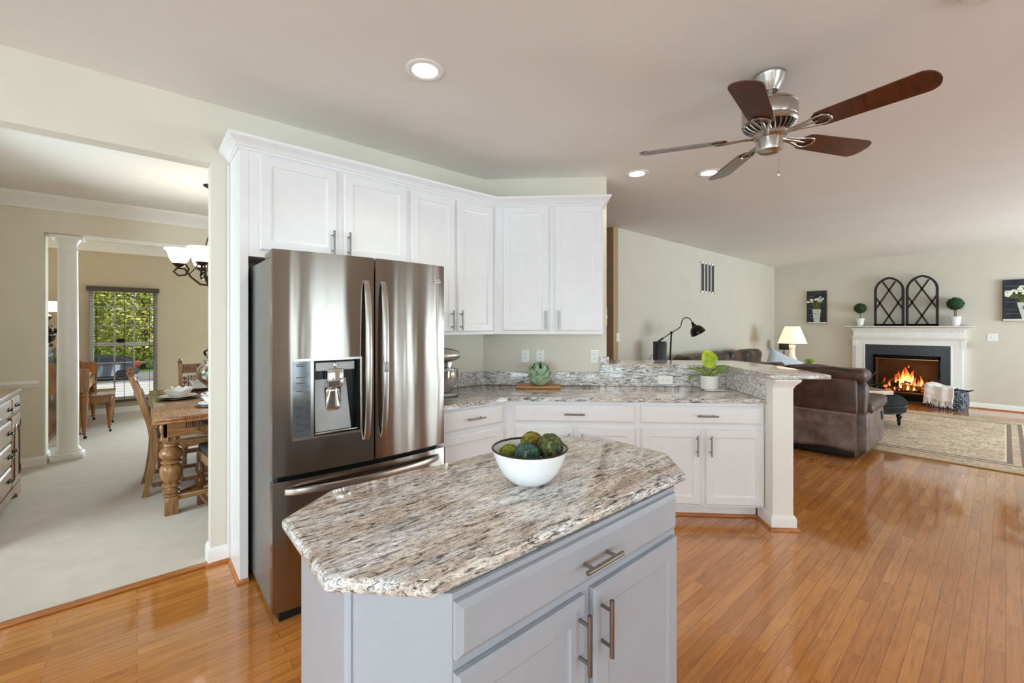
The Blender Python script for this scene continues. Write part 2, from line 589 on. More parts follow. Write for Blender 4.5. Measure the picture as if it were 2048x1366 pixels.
# crown mouldings and baseboards
CROWN = [(0, CEIL - 0.145), (0.012, CEIL - 0.145), (0.016, CEIL - 0.125), (0.03, CEIL - 0.105), (0.06, CEIL - 0.055), (0.085, CEIL - 0.03), (0.092, CEIL - 0.012), (0.092, CEIL), (0, CEIL)]
struct('trim_2', G().sweep(CROWN, [(-1.30, DIN_Y), (3.10, DIN_Y)]), 'trim', 'white crown moulding of the dining room')
struct('trim_3', G().sweep(CROWN, [(-1.30, LIV_Y), (4.90, LIV_Y)]), 'trim', 'white crown moulding of the living room')
BASE = [(0, 0.0), (0.016, 0.0), (0.016, 0.075), (0.010, 0.092), (0.004, 0.10), (0, 0.10)]
SHOE = [(0.016, 0.0), (0.030, 0.0), (0.030, 0.008), (0.024, 0.016), (0.016, 0.019)]
SHOE0 = [(o - 0.016, z) for o, z in SHOE]
struct('baseboard_dining', G().sweep(BASE, [(-1.30, DIN_Y), (-0.712, DIN_Y), (-0.712, DIN_Y + 0.30)]), 'trim')
struct('baseboard_jamb', G().sweep(BASE, [(0.33, WALL_Y + 0.115), (0.33, WALL_Y), (0.425, WALL_Y)]), 'trim')
struct('baseboard_jamb_shoe', G().sweep(SHOE, [(0.33, WALL_Y + 0.03), (0.33, WALL_Y), (0.426, WALL_Y)]), 'oak_trim')
struct('baseboard_living', G().sweep(BASE, [(-1.30, LIV_Y), (4.9, LIV_Y)]), 'trim')
struct('baseboard_fireplace', G().sweep(BASE, [(FIRE_X, 0.45), (FIRE_X, -3.8)]).sweep(BASE, [(FIRE_X, FAM_Y), (FIRE_X, 2.02)]), 'trim')
struct('baseboard_fireplace_shoe', G().sweep(SHOE, [(FIRE_X, 0.45), (FIRE_X, -3.8)]).sweep(SHOE, [(FIRE_X, FAM_Y), (FIRE_X, 2.02)]), 'oak_trim')
struct('baseboard_family', G().sweep(BASE, [(4.795, FAM_Y), (FIRE_X, FAM_Y)]), 'trim')
RAIL = [(0, 0.80), (0.012, 0.80), (0.018, 0.815), (0.03, 0.83), (0.034, 0.845), (0.026, 0.86), (0.014, 0.868), (0, 0.87)]
struct('trim_4', G().sweep(RAIL, [(-1.30, DIN_Y), (-0.745, DIN_Y)]), 'trim', 'white chair rail in the dining room')

# windows
M['glass'] = glass('window_glass')
def window(idx, a, b, z0, z1, y, inward, cols, rows, axis='x', mid=True):
    """sash window; inward = direction (+1/-1) to the room along the wall normal; cols x rows of panes per sash"""
    g = G()
    f = 0.045
    def bx(u0, u1, w0, w1, d0, d1):
        if axis == 'x':
            g.box(u0, u1, y + min(d0, d1), y + max(d0, d1), w0, w1)
        else:
            g.box(y + min(d0, d1), y + max(d0, d1), u0, u1, w0, w1)
    d0, d1 = 0.0, -0.06 * inward
    bx(a, a + f, z0, z1, d0, d1); bx(b - f, b, z0, z1, d0, d1)
    bx(a, b, z0, z0 + f, d0, d1); bx(a, b, z1 - f, z1, d0, d1)
    zm = (z0 + z1) / 2 + 0.0
    if mid:
        bx(a, b, zm - 0.025, zm + 0.025, 0.005 * inward, d1)
    mu = 0.009
    for i in range(1, cols):
        x = a + f + (b - a - 2 * f) * i / cols
        bx(x - mu, x + mu, z0, z1, -0.015 * inward, -0.04 * inward)
    for lo, hi in (((z0, zm), (zm, z1)) if mid else ((z0, z1),)):
        for j in range(1, rows):
            z = lo + (hi - lo) * j / rows
            bx(a, b, z - mu, z + mu, -0.015 * inward, -0.04 * inward)
    w = struct('window_%d' % idx, g, 'trim', smooth=0)
    gg = G()
    if axis == 'x':
        gg.box(a + 0.01, b - 0.01, y - 0.030 * inward - 0.001, y - 0.030 * inward + 0.001, z0 + 0.01, z1 - 0.01)
    else:
        gg.box(y - 0.030 * inward - 0.001, y - 0.030 * inward + 0.001, a + 0.01, b - 0.01, z0 + 0.01, z1 - 0.01)
    gg.build('pane', 'glass', w, smooth=0)
    return w
window(1, -0.567, 0.256, 0.20, 2.03, LIV_Y + 0.13, -1, 3, 3)
window(2, 1.2, 2.3, 0.35, 2.05, LIV_Y + 0.13, -1, 3, 3)  # unseen window added to let in the living room fill light
for i, (a, b, z0, z1) in enumerate(SOUTH_WINDOWS):
    if b - a > 1.3:
        window(3 + i, a, b, z0, z1, SOUTH_Y - 0.05, 1, 2, 1, mid=False)
    else:
        window(3 + i, a, b, z0, z1, SOUTH_Y - 0.05, 1, 2, 2)
window(10, ADDED_WEST_WINDOW[0], ADDED_WEST_WINDOW[1], ADDED_WEST_WINDOW[2], ADDED_WEST_WINDOW[3], -3.04, 1, 4, 2, axis='y')  # added west window, there for its light
window(11, 3.4, 4.5, 0.7, 2.2, -1.34, 1, 2, 2, axis='y')  # unseen dining room window, added for its light

# vertical vanes of the patio doors, turned edge-on to the room
for a, b, z0, z1 in SOUTH_WINDOWS:
    if b - a > 1.3 and b < 3:
        w = thing('patio_blind', 'vertical vane blind of the patio door at the breakfast corner' if a < 0 else 'vertical vane blind of the patio door opposite the refrigerator', 'blind', ((a + b) / 2, SOUTH_Y + 0.10, z1))
        G().box(-(b - a) / 2, (b - a) / 2, -0.03, 0.03, 0.0, 0.06).build('headrail', 'trim', w, smooth=0)
        for i in range(int((b - a) / 0.11)):
            x = -(b - a) / 2 + 0.06 + i * 0.11
            G().box(x - 0.0015, x + 0.0015, -0.044, 0.044, z0 - z1 + 0.02, 0).build('vane', 'trim', w, smooth=0)

# round column standing in the dining/living opening
t = thing('column', 'round white column standing in the opening between dining and living room', 'column', (-0.555, 6.58, 0.008))
t['kind'] = 'thing'
prof = [(0.100, 0.06), (0.104, 0.075), (0.100, 0.095), (0.088, 0.11), (0.0845, 0.14), (0.0845, 0.7), (0.083, 1.2), (0.079, 1.8), (0.0755, 2.2), (0.078, 2.205), (0.081, 2.215), (0.078, 2.225), (0.0755, 2.23),
        (0.0755, 2.275), (0.080, 2.285), (0.085, 2.295), (0.098, 2.32), (0.106, 2.332)]
G().lathe(prof, 40).build('shaft', 'trim', t)
G().box(-0.125, 0.125, -0.125, 0.125, 0, 0.045, 0.004).lathe([(0.125, 0.045), (0.128, 0.055), (0.118, 0.068), (0.10, 0.07)], 40).build('base', 'trim', t)
G().box(-0.125, 0.125, -0.125, 0.125, 2.33, 2.362, 0.004).build('capital', 'trim', t)

# ---------------------------------------------------------------- kitchen cabinets
def panel_loops(g, x0, x1, z0, z1, loops, yb):
    """front facing -Y: loops of (inset, y); yb = back plane"""
    R = [[(x0, yb, z0), (x1, yb, z0), (x1, yb, z1), (x0, yb, z1)]]
    for ins, y in loops:
        R.append([(x0 + ins, y, z0 + ins), (x1 - ins, y, z0 + ins), (x1 - ins, y, z1 - ins), (x0 + ins, y, z1 - ins)])
    g.rings(R)
    return g
def door_panel(x0, x1, z0, z1, yf, rail=0.056):
    return panel_loops(G(), x0, x1, z0, z1, [(0, yf + 0.006), (0.006, yf), (rail, yf), (rail + 0.004, yf + 0.006), (rail + 0.014, yf + 0.009), (rail + 0.016, yf + 0.009)], yf + 0.019)
def drawer_panel(x0, x1, z0, z1, yf):
    return panel_loops(G(), x0, x1, z0, z1, [(0, yf + 0.008), (0.004, yf + 0.006), (0.014, yf), (0.016, yf)], yf + 0.019)
def pull(cx, cz, yf, axis, length=0.15, r=0.0062, so=0.032, posts=0.096):
    g = G()
    y = yf - so
    if axis == 'z':
        g.tube([(cx, y, cz - length / 2), (cx, y, cz + length / 2)], r, 12)
        for s in (-1, 1):
            g.tube([(cx, yf + 0.001, cz + s * posts / 2), (cx, y, cz + s * posts / 2)], r * 0.8, 10)
    else:
        g.tube([(cx - length / 2, y, cz), (cx + length / 2, y, cz)], r, 12)
        for s in (-1, 1):
            g.tube([(cx + s * posts / 2, yf + 0.001, cz), (cx + s * posts / 2, y, cz)], r * 0.8, 10)
    return g
def add_door(t, x0, x1, z0, z1, yf, hx, hz, mat):
    d = door_panel(x0, x1, z0, z1, yf).build('door', mat, t, smooth=20)
    pull(hx, hz, yf, 'z').build('handle', 'pull', d)
    return d
def add_drawer(t, x0, x1, z0, z1, yf, mat, hx=None, hz=None, hl=0.15):
    d = drawer_panel(x0, x1, z0, z1, yf).build('drawer', mat, t, smooth=20)
    pull((x0 + x1) / 2 if hx is None else hx, (z0 + z1) / 2 if hz is None else hz, yf, 'x', hl).build('handle', 'pull', d)
    return d

# wall cabinets: local frame has x along the wall, y = 0 at the wall, front towards -y
UD = 0.33
UTOP = 2.41
# above the refrigerator
t = thing('wall_cabinet', 'white two-door wall cabinet directly above the refrigerator', 'cabinet', (0.468, WALL_Y, 1.808))
G().box(0, 0.972, -UD, 0, 0, UTOP - 1.808).build('body', 'cab', t, smooth=0)
add_door(t, 0.054, 0.477, 0.04, 0.576, -UD - 0.02, 0.45, 0.125, 'cab')
add_door(t, 0.520, 0.958, 0.04, 0.573, -UD - 0.02, 0.548, 0.125, 'cab')
# tall pair beside the corner
t = thing('wall_cabinet', 'white wall cabinet with two tall doors between refrigerator and wall corner', 'cabinet', (1.44, WALL_Y, 1.35))
G().prism([(0, -UD), (0.782, -UD), (0.85, -0.17), (0.80, 0), (0, 0)], 0, UTOP - 1.35).build('body', 'cab', t, smooth=0)
add_door(t, 0.018, 0.385, 0.024, 1.03, -UD - 0.02, 0.355, 0.11, 'cab')
add_door(t, 0.408, 0.757, 0.024, 1.03, -UD - 0.02, 0.436, 0.11, 'cab')
# on the 45 degree wall
t = thing('wall_cabinet', 'white two-door wall cabinet above the artichoke, at the angled wall', 'cabinet', BW(-0.387, BN, 1.35), BROT)
G().box(0, 0.885, -UD, 0, 0, UTOP - 1.35).build('body', 'cab', t, smooth=0)
add_door(t, 0.071, 0.448, 0.030, 1.043, -UD - 0.02, 0.418, 0.115, 'cab')
add_door(t, 0.493, 0.872, 0.030, 1.043, -UD - 0.02, 0.523, 0.115, 'cab')
# crown running over all of them
CP = [(0, 2.395), (0.010, 2.395), (0.010, 2.408), (0.018, 2.412), (0.022, 2.422), (0.040, 2.440), (0.056, 2.450), (0.060, 2.456), (0.060, 2.466), (-0.03, 2.466), (-0.03, 2.41), (0, 2.41)]
_a, _b = BW(0.498, BN - UD), BW(0.498, BN - 0.002)
g = G().sweep(CP, [(0.425, WALL_Y - 0.002), (0.425, WALL_Y - UD), (2.222, WALL_Y - UD), _a[:2], _b[:2]])
tag(g.build('crown_moulding', 'cab'), 'white crown moulding along the tops of the white wall cabinets', 'moulding')
# tall side panel left of the refrigerator
t = thing('refrigerator_surround', 'tall white board standing between the wall end and the refrigerator', 'cabinet side', (0.4465, WALL_Y, 0))
G().box(-0.0215, 0.0215, -UD, -0.001, 0.0, 2.40, 0.002).build('board', 'cab', t, smooth=0)
G().tube([(-0.028, -0.012, 0.0), (-0.028, -0.012, 2.39)], 0.008, 8).build('scribe_strip', 'cab', t)
G().sweep(SHOE0, [(-0.0215, -0.02), (-0.0215, -UD), (0.0215, -UD)]).build('shoe_moulding', 'oak_trim', t)

# base cabinets, z 0..0.86
CT = 0.89
def base_cab(t, w, depth, sh0=0.0, sh1=0.0, toe=0.075):
    G().box(0, w, -depth, 0, 0.10, CT - 0.03).build('body', 'cab', t, smooth=0)
    G().box(0, w - 0.02, -depth + toe, -depth + toe + 0.02, 0, 0.10).build('toe_kick', 'cab', t, smooth=0)
    G().sweep([(o - 0.001, z) for o, z in SHOE0], [(0, -depth + toe), (w - 0.02, -depth + toe)]).build('shoe_moulding', 'oak_trim', t)
BD = 0.625
t = thing('base_cabinet', 'white base cabinet under the mixer, partly hidden by the refrigerator', 'cabinet', (1.46, WALL_Y, 0))
G().box(0, 0.645, -0.63, -0.02, 0.10, CT - 0.03).build('body', 'cab', t, smooth=0)
G().box(0, 0.675, -0.555, -0.535, 0, 0.10).build('toe_kick', 'cab', t, smooth=0)
add_drawer(t, 0.03, 0.595, 0.70, 0.838, -0.65, 'cab', hx=0.33)
add_door(t, 0.03, 0.595, 0.13, 0.67, -0.65, 0.06, 0.55, 'cab')
for lab, t0, t1, dr, dd in (
        ('white base cabinet under the artichoke, with one wide drawer over two doors', -0.258, 0.706, (-0.199, 0.684), ((-0.195, 0.233), (0.268, 0.684))),
        ('white base cabinet under the potted plant, next to the post', 0.706, 1.606, (0.730, 1.602), ((0.733, 1.157), (1.193, 1.602)))):
    t = thing('base_cabinet', lab, 'cabinet', BW(t0, BN, 0), BROT)
    base_cab(t, t1 - t0, BD)
    yf = -BD - 0.02
    add_drawer(t, dr[0] - t0, dr[1] - t0, 0.702, 0.832, yf, 'cab', hx=(dr[0] + dr[1]) / 2 - t0 + (0.0 if t0 < 0 else 0.03), hz=0.765)
    (a, b), (c, d) = dd
    add_door(t, a - t0, b - t0, 0.117, 0.664, yf, b - t0 - 0.03, 0.55, 'cab')
    add_door(t, c - t0, d - t0, 0.117, 0.664, yf, c - t0 + 0.03, 0.55, 'cab')

def B2(t, n):
    return BW(t, n)[:2]
# granite worktop with its low splash
t = thing('granite_worktop', 'granite worktop running from the refrigerator round to the raised bar', 'worktop', BW(0.5, 3.5, CT), BROT)
def inB(x, y):
    return ((x - y) * Q - 0.5, (x + y) * Q - 3.5)
poly = [inB(1.447, 2.445), inB(2.0876, 2.445), (1.608 - 0.5, 3.205 - 3.5), (1.608 - 0.5, 3.858 - 3.5), (-0.522 - 0.5, 3.858 - 3.5), inB(1.447, 3.098)]
G().prism(poly, -0.032, 0, 0.008, seg=3).build('slab', 'granite', t)
g = G()
g.box(-0.52 - 0.5, 0.515 - 0.5, 3.838 - 3.5, 3.858 - 3.5, 0.0005, 0.122, 0.002)
g.box(0.515 - 0.5, 1.608 - 0.5, 3.838 - 3.5, 3.858 - 3.5, 0.0005, 0.158)
g.box(0.515 - 0.5, 0.592 - 0.5, 3.830 - 3.5, 3.858 - 3.5, 0.192, 0.255, 0.002)
g.build('backsplash', 'granite_up_lit', t)
g = G()
a, b = inB(1.447, 3.098), inB(2.359, 3.098)
c, d = inB(2.351, 3.078), inB(1.447, 3.078)
g.prism([d, c, b, a], 0.0005, 0.122)
g.build('backsplash', 'granite_up_lit', t)
M['granite_leg_lit'] = granite('cool_lit_granite_return', PI / 2, 0.6)  # same stone again, cool light tinted into the return piece
G().box(1.588 - 0.5, 1.608 - 0.5, 3.215 - 3.5, 3.838 - 3.5, 0.0005, 0.158).build('backsplash', 'granite_leg_lit', t)

M['post_paint'] = simple('cream_white_post_paint', (238, 236, 228), 0.5, var=0.015)
# raised bar: painted half wall, end post, granite top
t = thing('bar_half_wall', 'painted half wall with a white capped end post that carries the raised granite bar', 'half wall', BW(1.68, 3.15, 0), BROT)
def bl(a):
    return [(x - 1.68, y - 3.15) for x, y in a]
G().prism(bl([(1.61, 3.12), (1.748, 3.12), (1.748, 3.985), (0.578, 3.985), (0.578, 3.865), (1.61, 3.865)]), 0, 1.046).build('wall_core', 'post_paint', t, smooth=0)
cap = [(0.0, 0.985), (0.004, 0.985), (0.006, 0.995), (0.012, 1.005), (0.030, 1.028), (0.036, 1.036), (0.036, 1.047), (0, 1.047)]
G().sweep(cap, bl([(1.61, 3.12), (1.748, 3.12), (1.748, 3.985)])).build('cap_moulding', 'trim', t)
G().sweep(BASE, bl([(1.61, 3.30), (1.61, 3.12), (1.748, 3.12), (1.748, 3.985), (0.6, 3.985)])).build('base_moulding', 'trim', t)
G().sweep(SHOE, bl([(1.61, 3.30), (1.61, 3.12), (1.748, 3.12), (1.748, 3.985), (0.6, 3.985)])).build('shoe_moulding', 'oak_trim', t)
t = thing('bar_counter', 'raised granite bar top along the half wall', 'bar counter', BW(1.3, 4.0, 1.048), BROT)
G().prism([(x - 1.3, y - 4.0) for x, y in [(0.53, 3.829), (1.583, 3.829), (1.583, 3.105), (1.99, 3.105), (2.01, 3.86), (1.86, 4.33), (0.6, 4.37), (0.581, 3.99), (0.581, 3.856), (0.53, 3.856)]], 0, 0.032, 0.007, seg=3).build('slab', 'granite', t)

# ---------------------------------------------------------------- island
t = thing('kitchen_island', 'grey kitchen island cabinet under the octagonal granite top', 'kitchen island', (0.95, 1.08, 0))
IZ = 0.874
def ip(a):
    return [(x - 0.95, y - 1.08) for x, y in a]
G().prism(ip([(0.484, 0.74), (1.376, 0.74), (1.53, 0.90), (1.53, 1.19), (1.42, 1.31), (0.50, 1.33), (0.324, 1.21), (0.324, 0.90)]), 0.0, IZ).build('body', 'island', t, smooth=0)
G().box(-0.008, 0.008, -0.004, 0.004, 0.0, IZ, 0.002, m=T(0.324 - 0.95 + 0.006, 0.90 - 1.08 - 0.006, 0) @ RZ(-PI / 4)).build('corner_strip', 'island', t)
yf = 0.72 - 1.08
def idoor(x0, x1, z0, z1, hx, hz):
    d = door_panel(x0 - 0.95, x1 - 0.95, z0, z1, yf, 0.058).build('door', 'island', t, smooth=20)
    pull(hx - 0.95, hz, yf, 'z', 0.152, 0.0063, 0.034).build('handle', 'pull', d)
d = drawer_panel(0.485 - 0.95, 1.362 - 0.95, 0.743, 0.860, yf).build('drawer', 'island', t, smooth=20)
pull(0.925 - 0.95, 0.800, yf, 'x', 0.152, 0.0063, 0.034).build('handle', 'pull', d)
idoor(0.485, 0.885, 0.12, 0.715, 0.858, 0.615)
idoor(0.921, 1.362, 0.12, 0.715, 0.950, 0.615)
g = G().prism(ip([(0.44, 0.745), (1.445, 0.735), (1.605, 0.892), (1.615, 1.215), (1.49, 1.36), (0.455, 1.385), (0.290, 1.262), (0.285, 0.905)]), 0.8745, 0.91, 0.014, seg=4)
o = g.build('island_worktop', 'granite', None)
o.location = (0.95, 1.08, 0)
o['label'] = 'octagonal granite worktop on the grey kitchen island'
o['category'] = 'worktop'
ISL_TOP = 0.91

# ---------------------------------------------------------------- refrigerator (front towards -y)
FX, FW = 0.9555, 0.945
t = thing('refrigerator', 'dark stainless french door refrigerator with water dispenser', 'refrigerator', (FX, 2.266, 0))
hw = FW / 2
BUL = 0.034
def fy(x):      # bowed front
    return -0.023 + BUL * 0.5 - BUL * (1 - (x / hw) ** 2) + 0.017 - 0.0
def arc(x0, x1, n=14):
    return [(x0 + (x1 - x0) * i / n, fy(x0 + (x1 - x0) * i / n)) for i in range(n + 1)]
def slab(g, x0, x1, z0, z1, back=0.06, b=0.0):
    g.prism([(x1, back), (x0, back)] + arc(x0, x1), z0, z1, b)
G().box(-hw + 0.008, hw - 0.008, 0.075, 0.765, 0.03, 1.755, 0.004).build('body', 'steel_side', t, smooth=0)
G().box(-hw + 0.03, hw - 0.03, 0.055, 0.08, 0.04, 1.74).build('gasket', 'black', t, smooth=0)
G().box(-hw + 0.03, hw - 0.03, 0.02, 0.5, 0.0, 0.045).build('kick_grille', 'black', t, smooth=0)
for sx in (-1, 1):
    G().box(sx * (hw - 0.05) - 0.045, sx * (hw - 0.05) + 0.045, 0.02, 0.2, 1.755, 1.785, 0.004).build('hinge_cover', 'steel_side', t)
SP = 0.014   # split between the doors
DZ0, DZ1 = 0.697, 1.785
rx0, rx1, rz0, rz1 = -0.295, -0.068, 0.872, 1.245
g = G()
slab(g, -hw, SP - 0.004, DZ0, rz0)
slab(g, -hw, SP - 0.004, rz1, DZ1)
slab(g, -hw, rx0, rz0, rz1)
slab(g, rx1, SP - 0.004, rz0, rz1)
dl = g.build('door', 'steel', t, smooth=25)
dr = G()
slab(dr, SP + 0.004, hw, DZ0, DZ1, b=0.003)
dr = dr.build('door', 'steel', t, smooth=25)
g = G()
slab(g, -hw, hw, 0.05, 0.672, b=0.003)
fz = g.build('freezer_drawer', 'steel', t, smooth=25)
def vbar(x):
    P = []
    for i in range(25):
        u = i / 24
        z = 0.815 + u * 0.845
        k = math.sin(PI * u)
        P.append((x, fy(x) - 0.006 - 0.040 * k ** 0.45, z))
    g = G()
    rr = [[(px + a * 0.017, py + b * 0.007, pz) for a, b in ((-1, 0.3), (-0.75, -0.8), (0, -1.15), (0.75, -0.8), (1, 0.3), (0.8, 1), (-0.8, 1))] for px, py, pz in P]
    g.rings(rr)
    return g
vbar(-0.034).build('handle', 'nickel', dl)
h = vbar(0.060).build('handle', 'nickel', dr)
G().box(0.048, 0.070, fy(0.06) - 0.0560, fy(0.06) - 0.050, 1.17, 1.225, 0.002).build('door_button', 'steel_side', dr)
P = []
rr = []
for i in range(31):
    u = i / 30
    x = -hw + 0.05 + u * (FW - 0.10)
    k = math.sin(PI * u) ** 0.5
    y = fy(x) - 0.006 - 0.05 * k
    rr.append([(x, y + b * 0.008, 0.622 + a * 0.018) for a, b in ((-1, 0.3), (-0.75, -0.8), (0, -1.15), (0.75, -0.8), (1, 0.3), (0.8, 1), (-0.8, 1))])
G().rings(rr).build('handle', 'nickel', fz)
# dispenser set into the door
ds = G()
px0 = -0.388
def dy(x):
    return fy(x)
for (a, b, c, d) in ((px0, rx1 + 0.012, rz1, rz1 + 0.012), (px0, rx1 + 0.012, rz0 - 0.012, rz0), (rx1, rx1 + 0.012, rz0, rz1), (rx0 - 0.014, rx0, rz0, rz1)):
    ds.prism([(b, 0.0), (a, 0.0)] + [(a + (b - a) * i / 8, dy(a + (b - a) * i / 8) - 0.004) for i in range(9)], c, d)
ds.build('dispenser_frame', 'nickel', dl, smooth=25)
M['dispenser_grey'] = simple('dispenser_grey', (172, 172, 170), 0.35, 0.4)
g = G()
g.box(rx0, rx1, 0.040, 0.058, rz0, rz1)
g.box(rx0, rx0 + 0.006, -0.012, 0.05, rz0, rz1).box(rx1 - 0.006, rx1, -0.012, 0.05, rz0, rz1)
g.build('dispenser_recess', 'black', dl, smooth=0)
g = G()
g.rings([[(-0.283, 0.000, 0.886), (-0.105, 0.000, 0.886), (-0.105, 0.038, 0.886), (-0.283, 0.038, 0.886)],
         [(-0.283, 0.030, 1.145), (-0.122, 0.030, 1.145), (-0.122, 0.038, 1.145), (-0.283, 0.038, 1.145)]])
g.box(-0.283, -0.085, 0.0, 0.04, 1.19, 1.235, 0.004)
g.build('dispenser_back', 'dispenser_grey', dl, smooth=0)
G().box(-0.29, -0.074, -0.012, 0.04, 0.874, 0.884, 0.002).build('drip_tray', 'nickel', dl)
g = G().box(-0.232, -0.150, -0.022, 0.03, 1.105, 1.20, 0.008)
g.box(-0.20, -0.185, -0.014, 0.03, 1.205, 1.232, 0.003)
g.build('dispenser_spout', 'chrome', dl)
g = G().grid(lambda u, v: (-0.232 + 0.078 * u, 0.016 - 0.016 * math.sin(PI * u) * (0.4 + 0.6 * v), 0.985 + 0.118 * v), 10, 6)
g.build('dispenser_lever', 'chrome', dl, solid=0.004)
M['panel_grey'] = simple('smoky_panel', (112, 116, 118), 0.1, 0.5)
g = G().prism([(rx0 - 0.014, 0.0), (px0, 0.0)] + [(px0 + (rx0 - 0.014 - px0) * i / 6, dy(px0 + (rx0 - 0.014 - px0) * i / 6) - 0.003) for i in range(7)], rz0, rz1)
g.build('control_panel', 'panel_grey', dl, smooth=25)
M['print_grey'] = simple('printed_grey', (52, 56, 58), 0.4)
yy = dy(-0.35) - 0.0042
for z, w in ((1.228, 0.03), (1.220, 0.04), (1.165, 0.045), (1.137, 0.042), (1.098, 0.026), (1.02, 0.03), (0.978, 0.022), (0.972, 0.018), (0.942, 0.014), (0.934, 0.03), (0.905, 0.04)):
    G().box(-0.374, -0.374 + w, yy - 0.002, yy + 0.001, z, z + 0.0028).build('panel_print', 'print_grey', dl, smooth=0)
for z in (1.18, 1.125, 1.09, 1.04, 1.0, 0.965, 0.925):
    G().tube([(-0.322 + 0.0085 * math.cos(a * PI / 9), dy(-0.322) - 0.004, z + 0.0085 * math.sin(a * PI / 9)) for a in range(18)], 0.0008, 5, closed=True).build('button_ring', 'print_grey', dl)
# maker's mark at the top of the door
M['mark'] = simple('pale_metal_mark', (214, 210, 204), 0.3, 0.6)
lx, lz = 0.380, 1.690
g = G()
g.tube([(lx + 0.015 * math.cos(D2(a)), fy(lx) - 0.0012, lz + 0.015 * math.sin(D2(a))) for a in range(60, 366, 15)], 0.0022, 6)
g.tube([(lx, fy(lx) - 0.0012, lz + 0.007), (lx, fy(lx) - 0.0012, lz - 0.006), (lx + 0.006, fy(lx) - 0.0012, lz - 0.006)], 0.0016, 6)
g.tube([(lx + 0.002, fy(lx) - 0.0012, lz), (lx + 0.015, fy(lx) - 0.0012, lz)], 0.0016, 6)
g.build('emblem', 'mark', dr)
sl = math.atan2(fy(0.45) - fy(0.40), 0.05)
text('lettering', 'LG', 0.032, 'mark', dr, (0.425, fy(0.425) - 0.0012, lz - 0.011), (PI / 2, 0, sl))

# ---------------------------------------------------------------- things on the island
t = thing('enamel_bowl', 'white enamel bowl with dark rim on the granite island', 'bowl', (0.968, 1.022, ISL_TOP))
out = [(0.045, 0), (0.056, 0.002), (0.075, 0.016), (0.095, 0.040), (0.110, 0.070), (0.120, 0.100), (0.1235, 0.110)]
inn = [(0.1195, 0.110), (0.115, 0.098), (0.104, 0.068), (0.089, 0.040), (0.07, 0.018), (0.045, 0.008), (0.0, 0.006)]
G().lathe(out + inn, 48, cap=True).build('bowl_shell', 'white_enamel', t, smooth=50)
G().lathe([(0.1235, 0.1095), (0.1255, 0.1125), (0.1225, 0.1155), (0.1185, 0.1135), (0.1185, 0.1095)], 48, cap=False).build('rim', 'bowl_rim', t)
def moss(name, cols):
    tt = NT(name)
    v = tt.coord()
    n = tt.noise(v, 55, 4, 0.7, 1.0)
    tt.set(color=tt.ramp(n, [(0.3, lin(cols[0])), (0.47, lin(cols[1])), (0.6, lin(cols[2])), (0.78, lin(cols[3]))]), rough=0.95)
    return tt.m
M['moss_teal'] = moss('teal_moss', [(22, 34, 34), (44, 72, 66), (74, 104, 86), (156, 170, 140)])
M['moss_olive'] = moss('olive_moss', [(46, 40, 14), (104, 92, 30), (150, 134, 44), (186, 172, 84)])
M['moss_lime'] = moss('lime_moss', [(48, 56, 16), (104, 118, 34), (146, 156, 54), (180, 180, 90)])
M['moss_mix'] = moss('mixed_moss', [(26, 36, 26), (58, 74, 50), (112, 108, 46), (160, 160, 112)])
def moss_ball(c, r, mat, lab, seed):
    rnd = random.Random(seed)
    g = G().ball((0, 0, 0), r, 4, amp=0.10, freq=6, seed=seed)
    for i in range(320):
        d = Vector((rnd.gauss(0, 1), rnd.gauss(0, 1), rnd.gauss(0, 1))).normalized()
        s = d.orthogonal().normalized()
        s.rotate(Matrix.Rotation(rnd.random() * 6.28, 3, d))
        p = d * r * rnd.uniform(0.95, 1.03)
        L = r * rnd.uniform(0.12, 0.32)
        g.tube([p - s * L, p + d * r * 0.05, p + s * L * rnd.uniform(0.5, 1) - d * r * 0.03], 0.0009, 3)
    o = g.build('moss_ball', mat)
    o.location = c
    tag(o, lab, 'moss ball', 'moss balls in the enamel bowl')
bx, by, bz = 0.968, 1.022, ISL_TOP
fwd = Vector((0.657, 0.754)); rgt = Vector((0.754, -0.657))
def bp(r, f, z):
    return (bx + rgt.x * r + fwd.x * f, by + rgt.y * r + fwd.y * f, bz + z)
moss_ball(bp(-0.010, -0.042, 0.098), 0.040, 'moss_teal', 'teal moss ball in front of the others in the bowl', 3)
moss_ball(bp(0.010, 0.045, 0.112), 0.038, 'moss_olive', 'mustard olive moss ball behind the teal one in the bowl', 5)
moss_ball(bp(0.066, -0.002, 0.115), 0.041, 'moss_mix', 'dark green and olive moss ball at the bowl rim by the doors', 8)
moss_ball(bp(-0.066, 0.002, 0.084), 0.035, 'moss_lime', 'small lime green moss ball sunk low in the bowl', 11)

# ---------------------------------------------------------------- things on the worktop
# stand mixer, only its front shows past the refrigerator
t = thing('stand_mixer', 'silver stand mixer with steel bowl beside the refrigerator', 'mixer', (1.665, 2.80, CT), D2(-100))
g = G().prism([(-0.10, -0.09), (0.10, -0.09), (0.10, 0.13), (0.06, 0.18), (-0.06, 0.18), (-0.10, 0.13)], 0, 0.03, 0.01)
g.build('base', 'steel_side', t)
M['mixer_silver'] = simple('mixer_silver', (178, 176, 172), 0.22, 0.85)
G().rings([[(-0.05, -0.09, z), (0.05, -0.09, z), (0.045, -0.02, z), (-0.045, -0.02, z)] for z in (0.03, 0.12, 0.26)]).build('column', 'mixer_silver', t)
rr = []
for u in range(13):
    s = u / 12
    y = -0.12 + 0.32 * s
    k = max(0.10, math.sin(PI * (0.12 + 0.82 * s)) ** 0.45)
    rr.append([(0.062 * k * math.cos(2 * PI * j / 16), y, 0.305 + 0.062 * k * math.sin(2 * PI * j / 16)) for j in range(16)])
h = G().rings(rr).build('head', 'mixer_silver', t)
